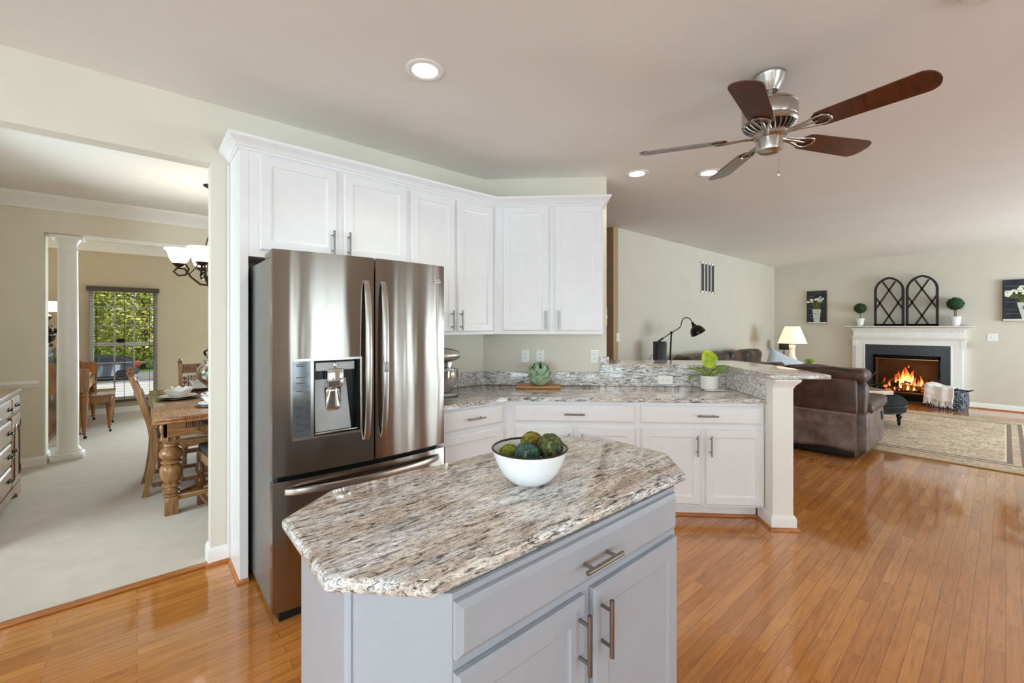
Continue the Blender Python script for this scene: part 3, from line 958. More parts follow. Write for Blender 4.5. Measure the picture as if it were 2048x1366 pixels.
G().lathe([(0.0, 0.0), (0.03, 0.0), (0.032, 0.045), (0.03, 0.055), (0, 0.055)], 20, (0, 0.12, 0.205)).build('attachment_hub', 'chrome', t)
G().rings([[(0.064 * math.cos(2 * PI * j / 20), y, 0.300 + 0.064 * math.sin(2 * PI * j / 20)) for j in range(20)] for y in (0.02, 0.05)], False, False).build('trim_band', 'chrome', t)
G().lathe([(0.03, 0.032), (0.05, 0.036), (0.052, 0.045), (0.07, 0.07), (0.095, 0.11), (0.105, 0.15), (0.106, 0.195), (0.112, 0.20), (0.108, 0.203), (0.100, 0.195), (0.098, 0.15), (0.06, 0.06), (0, 0.05)], 32, (0, 0.09, 0)).build('mixing_bowl', 'chrome', t)

o = G().prism([(-0.19, -0.09), (0.185, -0.09), (0.19, 0.06), (0.17, 0.085), (-0.15, 0.09), (-0.19, 0.06)], 0, 0.018, 0.004).build('cutting_board', 'board')
o.location = BW(-0.025, 3.72, CT)
o.rotation_euler = (0, 0, BROT)
tag(o, 'small wooden cutting board on the granite worktop under the artichoke', 'cutting board')
tt = NT('artichoke_green')
v = tt.coord()
tt.set(color=tt.ramp(tt.noise(v, 22, 3, 0.6), [(0.3, lin((112, 142, 100))), (0.5, lin((156, 184, 148))), (0.7, lin((190, 206, 162)))]), rough=0.45, sss=0.05)
M['artichoke'] = tt.m
t = thing('artichoke', 'large green decorative artichoke on the cutting board', 'artichoke', BW(-0.018, 3.70, CT + 0.018), BROT)
M['artichoke_core'] = simple('artichoke_core_green', (44, 62, 40), 0.8)
G().ball((0, 0, 0.09), 0.066, 3, (1, 1, 1.15)).build('core', 'artichoke_core', t)
g = G()
rows = [(0.002, 6, 0.085, 0.070, 0.026), (0.036, 6, 0.092, 0.078, 0.030), (0.076, 6, 0.084, 0.074, 0.028), (0.112, 6, 0.070, 0.058, 0.024), (0.142, 5, 0.056, 0.046, 0.016), (0.166, 4, 0.042, 0.032, 0.008)]
def ovoid(z):
    q = max(-0.98, min(0.98, (z - 0.092) / 0.104))
    return 0.084 * math.sqrt(1 - q * q)
for ri, (z, n, L, Wd, fl) in enumerate(rows):
    for k in range(n):
        a = 2 * PI * (k + 0.5 * (ri % 2)) / n + 0.15
        def f(u, v, z=z, L=L, Wd=Wd, fl=fl):
            w = Wd / 2 * (0.55 + 0.62 * math.sin(PI * min(1.0, u * 0.78 + 0.14))) * (1 - u ** 4 * 0.93)
            x = (v - 0.5) * 2 * w
            zz = z + u * L * 0.93
            r = ovoid(zz) - 0.004 + fl * u ** 1.3
            return (x, r - 9.0 * x * x, zz)
        g.grid(f, 10, 8, RZ(a))
g.build('leaf_scales', 'artichoke', t, solid=0.004, smooth=60)

M['leaf_lime'] = (lambda tt: tt.set(color=tt.ramp(tt.noise(tt.coord(), 18, 3), [(0.3, lin((132, 160, 20))), (0.6, lin((186, 200, 44))), (0.8, lin((206, 200, 96)))]), rough=0.3, sss=0.0).m)(NT('lime_leaf'))
M['leaf_green'] = (lambda tt: tt.set(color=tt.ramp(tt.noise(tt.coord(), 14, 3), [(0.3, lin((58, 96, 28))), (0.6, lin((110, 140, 44))), (0.8, lin((128, 120, 52)))]), rough=0.35).m)(NT('green_leaf'))
t = thing('potted_plant', 'lime leaved plant in white ribbed pot in front of the raised backsplash', 'plant', BW(1.385, 3.66, CT), BROT)
G().box(-0.05, 0.10, -0.075, 0.06, 0, 0.008, 0.002).build('marble_coaster', 'porcelain', t)
g = G().lathe([(0.060, 0.008), (0.066, 0.012), (0.068, 0.06), (0.069, 0.098), (0.072, 0.10), (0.072, 0.118), (0.066, 0.118), (0.064, 0.09), (0, 0.09)], 40)
g.build('pot', 'porcelain', t)
G().lathe([(0.062, 0.088), (0.04, 0.098), (0, 0.10)], 20).build('soil', 'slot', t)
def fig(t_):
    return max(0.02, (math.sin(PI * t_ ** 0.75)) ** 0.7 * (0.55 + 0.5 * t_))
stems = G()
for k, (yaw, pit, L, Wd, st, mt, bend) in enumerate([(0, 84, 0.165, 0.175, 0.075, 'leaf_lime', 0.25), (118, 20, 0.21, 0.10, 0.05, 'leaf_green', 0.9), (62, 38, 0.16, 0.10, 0.05, 'leaf_lime', 0.9),
                                                     (-68, 34, 0.18, 0.105, 0.05, 'leaf_green', 0.5), (-120, 36, 0.13, 0.08, 0.04, 'leaf_green', 0.7), (165, 40, 0.13, 0.085, 0.04, 'leaf_lime', 0.8),
                                                     (10, 40, 0.14, 0.08, 0.04, 'leaf_green', 0.7), (205, 62, 0.09, 0.06, 0.03, 'leaf_green', 0.5)]):
    d = RZ(D2(yaw)) @ RX(D2(pit))
    p1 = d @ Vector((0, st, 0))
    stems.tube([(0, 0, 0.09), (p1.x * 0.4, p1.y * 0.4, 0.09 + p1.z * 0.7), (p1.x, p1.y, 0.095 + p1.z)], 0.0028, 6)
    G().leaf(L, Wd, T(p1.x, p1.y, 0.095 + p1.z) @ d @ (RY(D2(12)) if k else RY(D2(6))), bend, 0.35, 12, fig, 0.05).build('leaf', mt, t, solid=0.0012, smooth=60)
stems.build('stem', 'leaf_green', t)

# wall plates
def plate(name, lab, cat, loc, rz, w=0.072, h=0.118, kind='outlet'):
    t = thing(name, lab, cat, loc, rz)
    panel_loops(G(), -w / 2, w / 2, -h / 2, h / 2, [(0, -0.002), (0.004, -0.006), (0.006, -0.006)], 0).build('cover_plate', 'white_plastic', t, smooth=20)
    g = G()
    if kind == 'outlet':
        hz = w < h
        for s in (-1, 1):
            cx, cz = (0, s * 0.021) if hz else (s * 0.021, 0)
            so = G().lathe([(0.0155, 0), (0.0155, 0.0022), (0.0, 0.0022)], 20, m=T(cx, -0.006, cz) @ RX(PI / 2)).build('socket', 'white_plastic', t)
            g = G()
            for sx in (-1, 1):
                dx, dz = (sx * 0.006, 0.004) if hz else (0.004, sx * 0.006)
                w2, h2 = (0.0012, 0.004) if hz else (0.004, 0.0012)
                g.box(cx + dx - w2, cx + dx + w2, -0.0088, -0.007, cz + dz - h2, cz + dz + h2)
            g.lathe([(0.0024, 0), (0.0024, 0.002), (0, 0.002)], 8, m=T(cx - (0 if hz else 0.007), -0.0068, cz - (0.007 if hz else 0)) @ RX(PI / 2))
            g.build('slots', 'slot', so, smooth=0)
    elif kind == 'switch':
        G().box(-0.005, 0.005, -0.016, -0.005, -0.010, 0.008, 0.002).build('toggle', 'white_plastic', t)
        for s in (-1, 1):
            g.lathe([(0.003, 0), (0.003, 0.001), (0, 0.001)], 8, m=T(0, -0.0055, s * 0.03) @ RX(PI / 2))
        g.build('screw', 'slot', t)
    else:
        for s in (-1, 1):
            g.lathe([(0.004, 0), (0.004, 0.002), (0, 0.002)], 8, m=T(0, -0.0055, s * 0.018) @ RX(PI / 2))
        g.build('screw', 'slot', t)
    return t
plate('wall_outlet', 'white double outlet on the angled wall, nearest the mixer', 'outlet', BW(-0.146, BN, 1.146), BROT)
plate('phone_plate', 'white cover plate with two screws behind the artichoke', 'wall plate', BW(-0.013, BN, 1.146), BROT, kind='plate')
plate('wall_outlet', 'white outlet at the end of the angled wall above the bar', 'outlet', BW(0.468, BN, 1.145), BROT)
plate('wall_outlet', 'white outlet lying sideways in the raised granite backsplash', 'outlet', BW(1.08, BN - 0.022, 0.945), BROT, w=0.126, h=0.074)
_p = plate('light_switch', 'white switch on the narrow end of the angled wall', 'light switch', BW(0.575, BN + 0.055, 1.50), BROT + PI / 2, kind='switch', w=0.08, h=0.16)

# ---------------------------------------------------------------- ceiling: fan, downlights, detector
FCX, FCY, FZ = 2.52, 0.82, 2.42
t = thing('ceiling_fan', 'brushed nickel ceiling fan with five dark walnut blades', 'ceiling fan', (FCX, FCY, FZ))
H0 = CEIL - FZ
G().lathe([(0.0, H0), (0.078, H0), (0.078, H0 - 0.012), (0.074, H0 - 0.018), (0.066, H0 - 0.045), (0.044, H0 - 0.078), (0.040, H0 - 0.086), (0, H0 - 0.086)], 40).build('canopy', 'nickel', t)
G().lathe([(0.0135, H0 - 0.14), (0.0135, H0 - 0.08)], 16).lathe([(0.026, H0 - 0.16), (0.03, H0 - 0.145), (0.016, H0 - 0.13)], 20).build('downrod', 'nickel', t)
G().lathe([(0, 0.175), (0.06, 0.175), (0.115, 0.168), (0.128, 0.155), (0.130, 0.150), (0.127, 0.147), (0.130, 0.142), (0.130, 0.085), (0.127, 0.08), (0.130, 0.074), (0.130, 0.062), (0.122, 0.052), (0, 0.052)], 48).build('motor_housing', 'nickel', t)
g = G().lathe([(0.120, 0.052), (0.105, 0.035), (0.075, 0.016), (0, 0.016)], 40)
g.build('vent_cone', 'black', t)
g = G()
for k in range(26):
    a = 2 * PI * k / 26
    g.tube([(0.121 * math.cos(a), 0.121 * math.sin(a), 0.050), (0.104 * math.cos(a + 0.06), 0.104 * math.sin(a + 0.06), 0.031), (0.074 * math.cos(a + 0.16), 0.074 * math.sin(a + 0.16), 0.013)], 0.0052, 6)
g.build('vent_rib', 'nickel', t)
G().lathe([(0, 0.018), (0.078, 0.018), (0.080, 0.010), (0.080, -0.004), (0.070, -0.010), (0.062, -0.014), (0.062, -0.062), (0.058, -0.078), (0.04, -0.09), (0.012, -0.094), (0, -0.094)], 40).build('switch_housing', 'nickel', t)
def blade_outline():
    r0, r1 = 0.205, 0.66
    top = []
    for i in range(31):
        u = math.sin(i / 30 * PI / 2) if i > 10 else i / 20
        x = r0 + (r1 - r0) * u
        w = 0.058 + 0.015 * u
        if u < 0.10:
            w *= math.sqrt(max(0.0, 1 - ((0.10 - u) / 0.10) ** 2)) * 0.45 + 0.55
        if u > 0.87:
            w *= max(0.04, 1 - ((u - 0.87) / 0.13) ** 2.3) ** 0.5
        top.append((x, w))
    return top
for k in range(5):
    a = D2(46 + 72 * k)
    bl_m = RZ(a) @ RX(D2(-13))
    tp = blade_outline()
    poly = tp + [(x, -w) for x, w in tp[::-1]]
    b = G().prism(poly, -0.003, 0.003, m=bl_m).build('blade', 'walnut', t, smooth=30)
    g = G()
    # looped iron: a tear-shaped ring on the blade and an arm back to the hub
    m2 = bl_m @ T(0, 0, -0.006)
    loop = [(0.105, 0.010, 0.002), (0.15, 0.016, 0.0), (0.19, 0.026, -0.002), (0.225, 0.036, -0.002), (0.255, 0.036, -0.002), (0.272, 0.02, -0.002), (0.276, 0.0, -0.002)]
    loop = loop + [(x, -y, z) for x, y, z in loop[-2::-1]]
    g.tube(loop, [0.008, 0.008, 0.007, 0.007, 0.007, 0.008, 0.008, 0.008, 0.007, 0.007, 0.007, 0.008, 0.008], 8, m2, 0.55)
    g.tube([(0.07, 0, -0.002), (0.12, 0, 0.0), (0.17, 0, -0.001), (0.225, 0, -0.002)], [0.013, 0.011, 0.008, 0.006], 8, m2, 0.5)
    g.build('blade_iron', 'nickel', b)
ch = (-0.028, -0.052)
g = G().tube([(ch[0], ch[1], -0.05), (ch[0], ch[1], -0.20)], 0.0012, 6)
pc = g.build('pull_chain', 'nickel', t)
G().lathe([(0, -0.232), (0.006, -0.228), (0.009, -0.216), (0.004, -0.202), (0, -0.198)], 12, (ch[0], ch[1], 0)).build('chain_pendant', 'chrome', pc)

M['lamp_glow'] = emitter('downlight_lens', (255, 246, 230), 9.0)
for lab, x, y in (('recessed ceiling downlight above the space in front of the refrigerator', 1.121, 1.97), ('recessed ceiling downlight beyond the fan, close to the wall end of the cabinets', 3.27, 2.10),
                  ('recessed ceiling downlight beyond the fan, half behind a blade tip', 3.72, 1.68)):
    t = thing('recessed_light', lab, 'downlight', (x, y, CEIL), 0, 'recessed ceiling lights')
    G().lathe([(0.096, 0), (0.097, -0.004), (0.090, -0.007), (0.068, -0.006), (0.060, 0.0), (0.060, 0.0)], 40, cap=False).build('trim_ring', 'trim', t)
    G().lathe([(0.064, -0.001), (0.063, -0.0055), (0.0, -0.006)], 32).build('lens', 'lamp_glow', t)
    l = bpy.data.lights.new('downlight', 'SPOT')
    l.energy, l.spot_size, l.spot_blend, l.shadow_soft_size, l.color = 26, D2(130), 0.7, 0.06, (1.0, 0.92, 0.8)
    lo = bpy.data.objects.new('downlight', l)
    lo.location = (0, 0, -0.03)
    lo.parent = t
    COL.objects.link(lo)
t = thing('smoke_detector', 'white round smoke detector on the ceiling at the picture top', 'smoke detector', (2.46, 0.062, CEIL))
G().lathe([(0, 0), (0.07, 0), (0.07, -0.018), (0.062, -0.030), (0.05, -0.034), (0, -0.034)], 32).build('housing', 'white_plastic', t)
G().lathe([(0, -0.034), (0.03, -0.034), (0.028, -0.038), (0, -0.038)], 24).build('sensor_cap', 'white_plastic', t)

# ---------------------------------------------------------------- family room: fireplace wall (front = -x; local +x runs along world -y)
FROT = -PI / 2
t = thing('fireplace', 'fireplace with white mantel, black granite surround and burning logs', 'fireplace', (FIRE_X - 0.002, 1.225, 0), FROT)
k = 0.86
shelf = [(0.0, 1.375), (0.135, 1.375), (0.150, 1.380), (0.190, 1.388), (0.205, 1.395), (0.225, 1.398), (0.225, 1.414), (0.0, 1.414)]
G().sweep([(o, z) for o, z in [(-0.10, 1.375), (0.0, 1.375), (0.02, 1.380), (0.055, 1.392), (0.07, 1.396), (0.09, 1.399), (0.09, 1.415), (-0.10, 1.415)]], [(-0.79, 0), (-0.79, -0.145), (0.79, -0.145), (0.79, 0)]).box(-0.80, 0.80, -0.16, 0, 1.375, 1.415).build('mantel_shelf', 'trim', t)
bed = [(-0.05, 1.30), (0.0, 1.30), (0.008, 1.306), (0.008, 1.316), (0.012, 1.34), (0.03, 1.36), (0.045, 1.376), (-0.05, 1.376)]
G().sweep(bed, [(-0.765, 0), (-0.765, -0.135), (0.765, -0.135), (0.765, 0)]).build('bed_moulding', 'trim', t)
g = G()
for i in range(34):
    x = -0.756 + 1.512 * i / 33
    g.box(x - 0.013, x + 0.013, -0.158, -0.135, 1.318, 1.342)
g.build('dentil', 'trim', t, smooth=0)
G().box(-0.765, 0.765, -0.135, 0, 1.205, 1.305).build('frieze', 'trim', t, smooth=0)
G().sweep([(-0.05, 1.145), (0.0, 1.145), (0.004, 1.165), (0.018, 1.18), (0.022, 1.205), (0.012, 1.213), (0, 1.216), (-0.05, 1.216)], [(-0.765, 0), (-0.765, -0.128), (0.765, -0.128), (0.765, 0)]).build('architrave', 'trim', t)
g = G().box(-0.735, 0.735, -0.115, 0, 1.058, 1.15)
for s in (-1, 1):
    g.box(min(s * 0.60, s * 0.735), max(s * 0.60, s * 0.735), -0.115, 0, 0, 1.06)
    g.box(min(s * 0.705, s * 0.785), max(s * 0.705, s * 0.785), -0.095, 0, 0, 1.14)
    g.box(min(s * 0.705, s * 0.785), max(s * 0.705, s * 0.785), -0.120, 0, 1.02, 1.16, 0.006)
    g.box(min(s * 0.59, s * 0.61), max(s * 0.59, s * 0.61), -0.122, -0.08, 0, 1.06, 0.004)
g.build('leg', 'trim', t, smooth=0)
tt = NT('black_granite')
n1 = tt.noise(tt.coord(), 70, 4, 0.75)
tt.set(color=tt.ramp(n1, [(0.45, lin((38, 39, 43))), (0.58, lin((78, 80, 86))), (0.7, lin((140, 142, 148)))]), rough=0.25)
M['black_granite'] = tt.m
g = G().box(-0.60, 0.60, -0.085, -0.0, 0.865, 1.06)
g.box(-0.60, -0.465, -0.085, 0, 0, 0.866).box(0.465, 0.60, -0.085, 0, 0, 0.866)
g.build('granite_surround', 'black_granite', t, smooth=0)
g = G().box(-0.465, 0.465, -0.10, -0.06, 0.80, 0.866).box(-0.465, -0.43, -0.10, -0.06, 0.02, 0.866).box(0.43, 0.465, -0.10, -0.06, 0.02, 0.866)
g.box(-0.465, 0.465, -0.10, -0.06, 0.02, 0.165)
for z in (0.045, 0.07, 0.095, 0.12):
    g.box(-0.42, 0.42, -0.106, -0.10, z, z + 0.010)
g.build('firebox_frame', 'black_gloss', t, smooth=0)
M['brass'] = simple('antique_brass', (168, 132, 74), 0.28, 1.0, var=0.1)
G().box(-0.44, 0.44, -0.108, -0.10, 0.784, 0.802, 0.002).box(-0.43, 0.43, -0.108, -0.10, 0.165, 0.182, 0.002).build('brass_bar', 'brass', t)
M['firebox'] = simple('sooty_firebrick', (58, 48, 42), 0.9, var=0.3, nscale=6)
g = G().box(-0.455, 0.455, 0.36, 0.375, 0.10, 0.86).box(-0.455, -0.445, -0.06, 0.37, 0.10, 0.86).box(0.445, 0.455, -0.06, 0.37, 0.10, 0.86).box(-0.455, 0.455, -0.06, 0.37, 0.10, 0.115).box(-0.455, 0.455, -0.06, 0.37, 0.85, 0.86)
g.build('firebox', 'firebox', t, smooth=0)
M['fire_glass'] = glass('fire_glass', (0.92, 0.90, 0.88), 0.18)
G().box(-0.435, 0.435, -0.075, -0.072, 0.165, 0.80).build('glass_door', 'fire_glass', t, smooth=0)
tt = NT('charred_log')
v = tt.coord((1, 1, 1))
n1 = tt.noise(v, 28, 5, 0.7)
tt.set(color=tt.ramp(n1, [(0.35, lin((20, 16, 14))), (0.6, lin((74, 58, 48))), (0.75, lin((128, 108, 92)))]), rough=0.9,
       emit=tt.ramp(tt.noise(v, 16, 4, 0.6), [(0.60, (0, 0, 0)), (0.70, lin((255, 90, 20)))]), emits=1.6)
tt.bump(n1, 0.6, 0.01)
M['log'] = tt.m
def log(p0, p1, r, seed):
    P0, P1 = Vector(p0), Vector(p1)
    rnd = random.Random(seed)
    pts = [P0.lerp(P1, i / 8) + Vector((rnd.uniform(-1, 1), rnd.uniform(-1, 1), rnd.uniform(-1, 1))) * 0.004 for i in range(9)]
    G().tube(pts, [r * rnd.uniform(0.88, 1.1) for _ in pts], 14).build('fire_log', 'log', t)
log((-0.36, 0.08, 0.28), (-0.06, 0.16, 0.48), 0.036, 1)
log((-0.34, 0.10, 0.20), (0.10, 0.08, 0.22), 0.034, 2)
log((-0.10, 0.14, 0.29), (0.28, 0.10, 0.24), 0.038, 3)
log((0.06, 0.06, 0.20), (0.40, 0.14, 0.24), 0.034, 4)
log((-0.12, 0.22, 0.22), (0.26, 0.24, 0.30), 0.04, 5)
log((-0.05, 0.10, 0.36), (0.16, 0.2, 0.30), 0.026, 6)
g = G()
rnd = random.Random(2)
for x in [i * 0.055 - 0.36 for i in range(14)]:
    g.tube([(x, 0.0, 0.12), (x, 0.012, 0.165)], 0.006, 6)
g.tube([(-0.38, 0.012, 0.15), (0.38, 0.012, 0.15)], 0.008, 6)
g.build('grate', 'black', t)
M['ember'] = emitter('embers', (255, 84, 24), 2.2, (60, 20, 10))
g = G()
for i in range(60):
    g.ball((rnd.uniform(-0.3, 0.33), rnd.uniform(0.0, 0.2), 0.185 + rnd.uniform(0, 0.03)), rnd.uniform(0.006, 0.016), 1)
g.build('embers', 'ember', t)
# flames: twisted tongues, hotter at the root
def flame_mat(name, stops, st):
    q = NT(name)
    tc = q.n('ShaderNodeTexCoord')
    sep = q.n('ShaderNodeSeparateXYZ')
    q.l(tc.outputs['Generated'], sep.inputs[0])
    nz = q.noise(tc.outputs['Object'], 14, 3)
    ad = q.n('ShaderNodeMath')
    ad.operation = 'MULTIPLY_ADD'
    q.l(nz, ad.inputs[0])
    ad.inputs[1].default_value = 0.35
    q.l(sep.outputs[2], ad.inputs[2])
    col = q.ramp(ad.outputs[0], stops)
    q.set(color=(0, 0, 0, 1), emit=col, emits=st, rough=1.0)
    return q.m
M['flame_hot'] = flame_mat('flame_hot', [(0.2, lin((255, 236, 190))), (0.55, lin((255, 190, 96))), (0.8, lin((255, 120, 40))), (1.0, lin((240, 70, 20)))], 2.6)
M['flame_low'] = flame_mat('flame_low', [(0.2, lin((255, 200, 120))), (0.6, lin((255, 130, 50))), (1.0, lin((220, 60, 20)))], 1.6)
def flame(x, y, z, h, w, mat, ph):
    rr = []
    for i in range(13):
        u = i / 12
        rad = w * (math.sin(PI * (0.12 + 0.88 * u)) ** 0.9) * (1 - u * 0.55) + 0.0008
        cx = x + math.sin(u * 4.2 + ph) * w * 0.75 * u + 0.02 * u * math.sin(ph)
        cy = y + math.cos(u * 3.1 + ph) * w * 0.4 * u
        rr.append([(cx + rad * math.cos(2 * PI * k / 10 + u * 1.6), cy + rad * 0.35 * math.sin(2 * PI * k / 10 + u * 1.6), z + h * u) for k in range(10)])
    G().rings(rr).build('flame', mat, t)
for x, y, z, h, w, mt, ph in [(0.0, 0.12, 0.30, 0.33, 0.045, 'flame_hot', 0.4), (-0.05, 0.10, 0.33, 0.28, 0.034, 'flame_hot', 2.0), (0.05, 0.13, 0.30, 0.25, 0.036, 'flame_hot', 4.0), (-0.10, 0.12, 0.30, 0.20, 0.030, 'flame_hot', 1.0),
                              (0.11, 0.10, 0.27, 0.19, 0.032, 'flame_low', 3.2), (0.16, 0.12, 0.25, 0.17, 0.028, 'flame_low', 5.0), (-0.16, 0.08, 0.33, 0.17, 0.022, 'flame_low', 0.2), (0.22, 0.10, 0.25, 0.12, 0.024, 'flame_low', 2.6),
                              (-0.24, 0.06, 0.26, 0.12, 0.02, 'flame_low', 4.4), (0.02, 0.04, 0.21, 0.13, 0.024, 'flame_hot', 5.6), (0.10, 0.04, 0.20, 0.10, 0.02, 'flame_hot', 1.7), (-0.08, 0.04, 0.24, 0.12, 0.024, 'flame_hot', 3.6),
                              (0.015, 0.12, 0.62, 0.06, 0.010, 'flame_low', 0.9), (-0.17, 0.03, 0.2, 0.07, 0.016, 'flame_low', 2.2), (0.30, 0.08, 0.22, 0.08, 0.016, 'flame_low', 0.5), (-0.30, 0.10, 0.22, 0.10, 0.016, 'flame_low', 1.4), (0.07, 0.16, 0.36, 0.22, 0.03, 'flame_hot', 2.7), (-0.02, 0.18, 0.34, 0.30, 0.035, 'flame_low', 5.2), (0.19, 0.16, 0.28, 0.2, 0.026, 'flame_hot', 0.7), (-0.13, 0.17, 0.36, 0.2, 0.028, 'flame_low', 3.9), (0.26, 0.15, 0.26, 0.14, 0.02, 'flame_low', 1.9), (-0.34, 0.2, 0.2, 0.22, 0.02, 'flame_low', 2.9), (0.35, 0.22, 0.2, 0.2, 0.02, 'flame_low', 4.6)]:
    flame(x, y, z, h, w, mt, ph)
l = bpy.data.lights.new('fire_light', 'POINT')
l.energy, l.color, l.shadow_soft_size = 16, (1.0, 0.42, 0.12), 0.12
lo = bpy.data.objects.new('fire_light', l)
lo.location = (0, 0.02, 0.5)
lo.parent = t
COL.objects.link(lo)

MZ = 1.4155
# arched lattice frames on the mantel
def arch_frame(lab, yc, w, h, name='lattice_window_frame'):
    t = thing(name, lab, 'wall decor', (FIRE_X - 0.115, yc, MZ), FROT)
    hw = w / 2
    sp = h * 0.716
    def arc_pts(r_in, n=16):
        hw2 = hw - r_in
        top = h - r_in
        P = [(-hw2, r_in), (-hw2, sp)]
        rise = top - sp
        R = (rise * rise + hw2 * hw2) / (2 * hw2)
        fe = math.acos((R - hw2) / R)
        for i in range(1, n + 1):
            P.append((R - hw2 - R * math.cos(fe * i / n), sp + R * math.sin(fe * i / n)))
        P += [(-x, z) for x, z in P[::-1][1:]]
        return P
    o, i2 = arc_pts(0), arc_pts(0.037)
    g = G()
    rr = []
    for (a, b), (c, d) in zip(o + [o[0]], i2 + [i2[0]]):
        rr.append([(a, -0.014, b), (a, 0.014, b), (c, 0.014, d), (c, -0.014, d)])
    g.rings(rr, False, False)
    g.box(-hw, hw, -0.014, 0.014, 0, 0.032)
    g.build('arched_rim', 'lattice_black', t, smooth=30)
    def bar(x0, z0, x1, z1):
        d = Vector((x1 - x0, 0, z1 - z0))
        n = Vector((-d.z, 0, d.x)).normalized() * 0.0135
        G().rings([[(px + n.x, -0.008, pz + n.z), (px + n.x, 0.008, pz + n.z), (px - n.x, 0.008, pz - n.z), (px - n.x, -0.008, pz - n.z)] for px, pz in ((x0, z0), (x1, z1))]).build('lattice_bar', 'lattice_black', t, smooth=0)
    i = hw - 0.02
    bar(-i, h * 0.60, i * 0.42, 0.03)
    bar(-i * 0.42, 0.03, i, h * 0.60)
    bar(-i * 0.46, h * 0.905, i, h * 0.34)
    bar(i * 0.46, h * 0.905, -i, h * 0.34)
tt = NT('worn_black_wood')
n1 = tt.noise(tt.coord((1, 1, 1)), 40, 4, 0.7)
tt.set(color=tt.ramp(n1, [(0.45, lin((24, 22, 21))), (0.62, lin((44, 40, 38))), (0.78, lin((96, 88, 82)))]), rough=0.7)
M['lattice_black'] = tt.m
arch_frame('arched black lattice frame on the mantel beside the smaller topiary', 1.455, 0.435, 0.93)
arch_frame('arched black lattice frame on the mantel beside the fuller topiary', 1.000, 0.435, 0.93)
M['topiary'] = (lambda q: q.set(color=q.ramp(q.noise(q.coord(), 60, 3), [(0.3, lin((14, 34, 12))), (0.55, lin((32, 70, 26))), (0.75, lin((70, 116, 52)))]), rough=0.7).m)(NT('boxwood_green'))
M['bark'] = wood('thin_bark', (70, 48, 34), (112, 82, 60), (140, 108, 84), 20, 'z', 0.8)
def topiary(lab, y, s, seed, two):
    t = thing('topiary', lab, 'topiary', (FIRE_X - 0.12, y, MZ), FROT, 'topiaries on the mantel')
    G().lathe([(0.045 * s, 0), (0.05 * s, 0.004), (0.064 * s, 0.115 * s), (0.068 * s, 0.118 * s), (0.068 * s, 0.145 * s), (0.060 * s, 0.145 * s), (0.056 * s, 0.12 * s), (0, 0.12 * s)], 28).build('pot', 'porcelain', t)
    g = G()
    for q in ((-0.008, 0.008) if two else (0,)):
        g.tube([(q, 0, 0.12 * s), (q * 1.4, 0.003, 0.2 * s), (q, 0, 0.27 * s)], 0.006 * s, 7)
    g.build('stem', 'bark', t)
    rnd = random.Random(seed)
    g = G().ball((0, 0, 0.345 * s), 0.092 * s, 3, amp=0.12, freq=8, seed=seed)
    for i in range(420):
        d = Vector((rnd.gauss(0, 1), rnd.gauss(0, 1), rnd.gauss(0, 1))).normalized()
        p = d * 0.096 * s * rnd.uniform(0.92, 1.08) + Vector((0, 0, 0.345 * s))
        a = d.orthogonal().normalized()
        a.rotate(Matrix.Rotation(rnd.random() * 6.28, 3, d))
        b = d.cross(a)
        r = 0.012 * s
        f = [p - a * r, p - b * r * 0.6 + d * 0.003, p + a * r + d * 0.006, p + b * r * 0.6 + d * 0.003]
        g.bm.faces.new([g.bm.verts.new(x) for x in f])
    g.build('crown', 'topiary', t, smooth=60)
topiary('smaller round topiary in white pot, on the mantel beside the dark chalkboard with narrow pail', 1.885, 1.0, 4, False)
topiary('fuller round topiary in white pot, at the mantel end by the wall switch', 0.575, 1.12, 9, True)

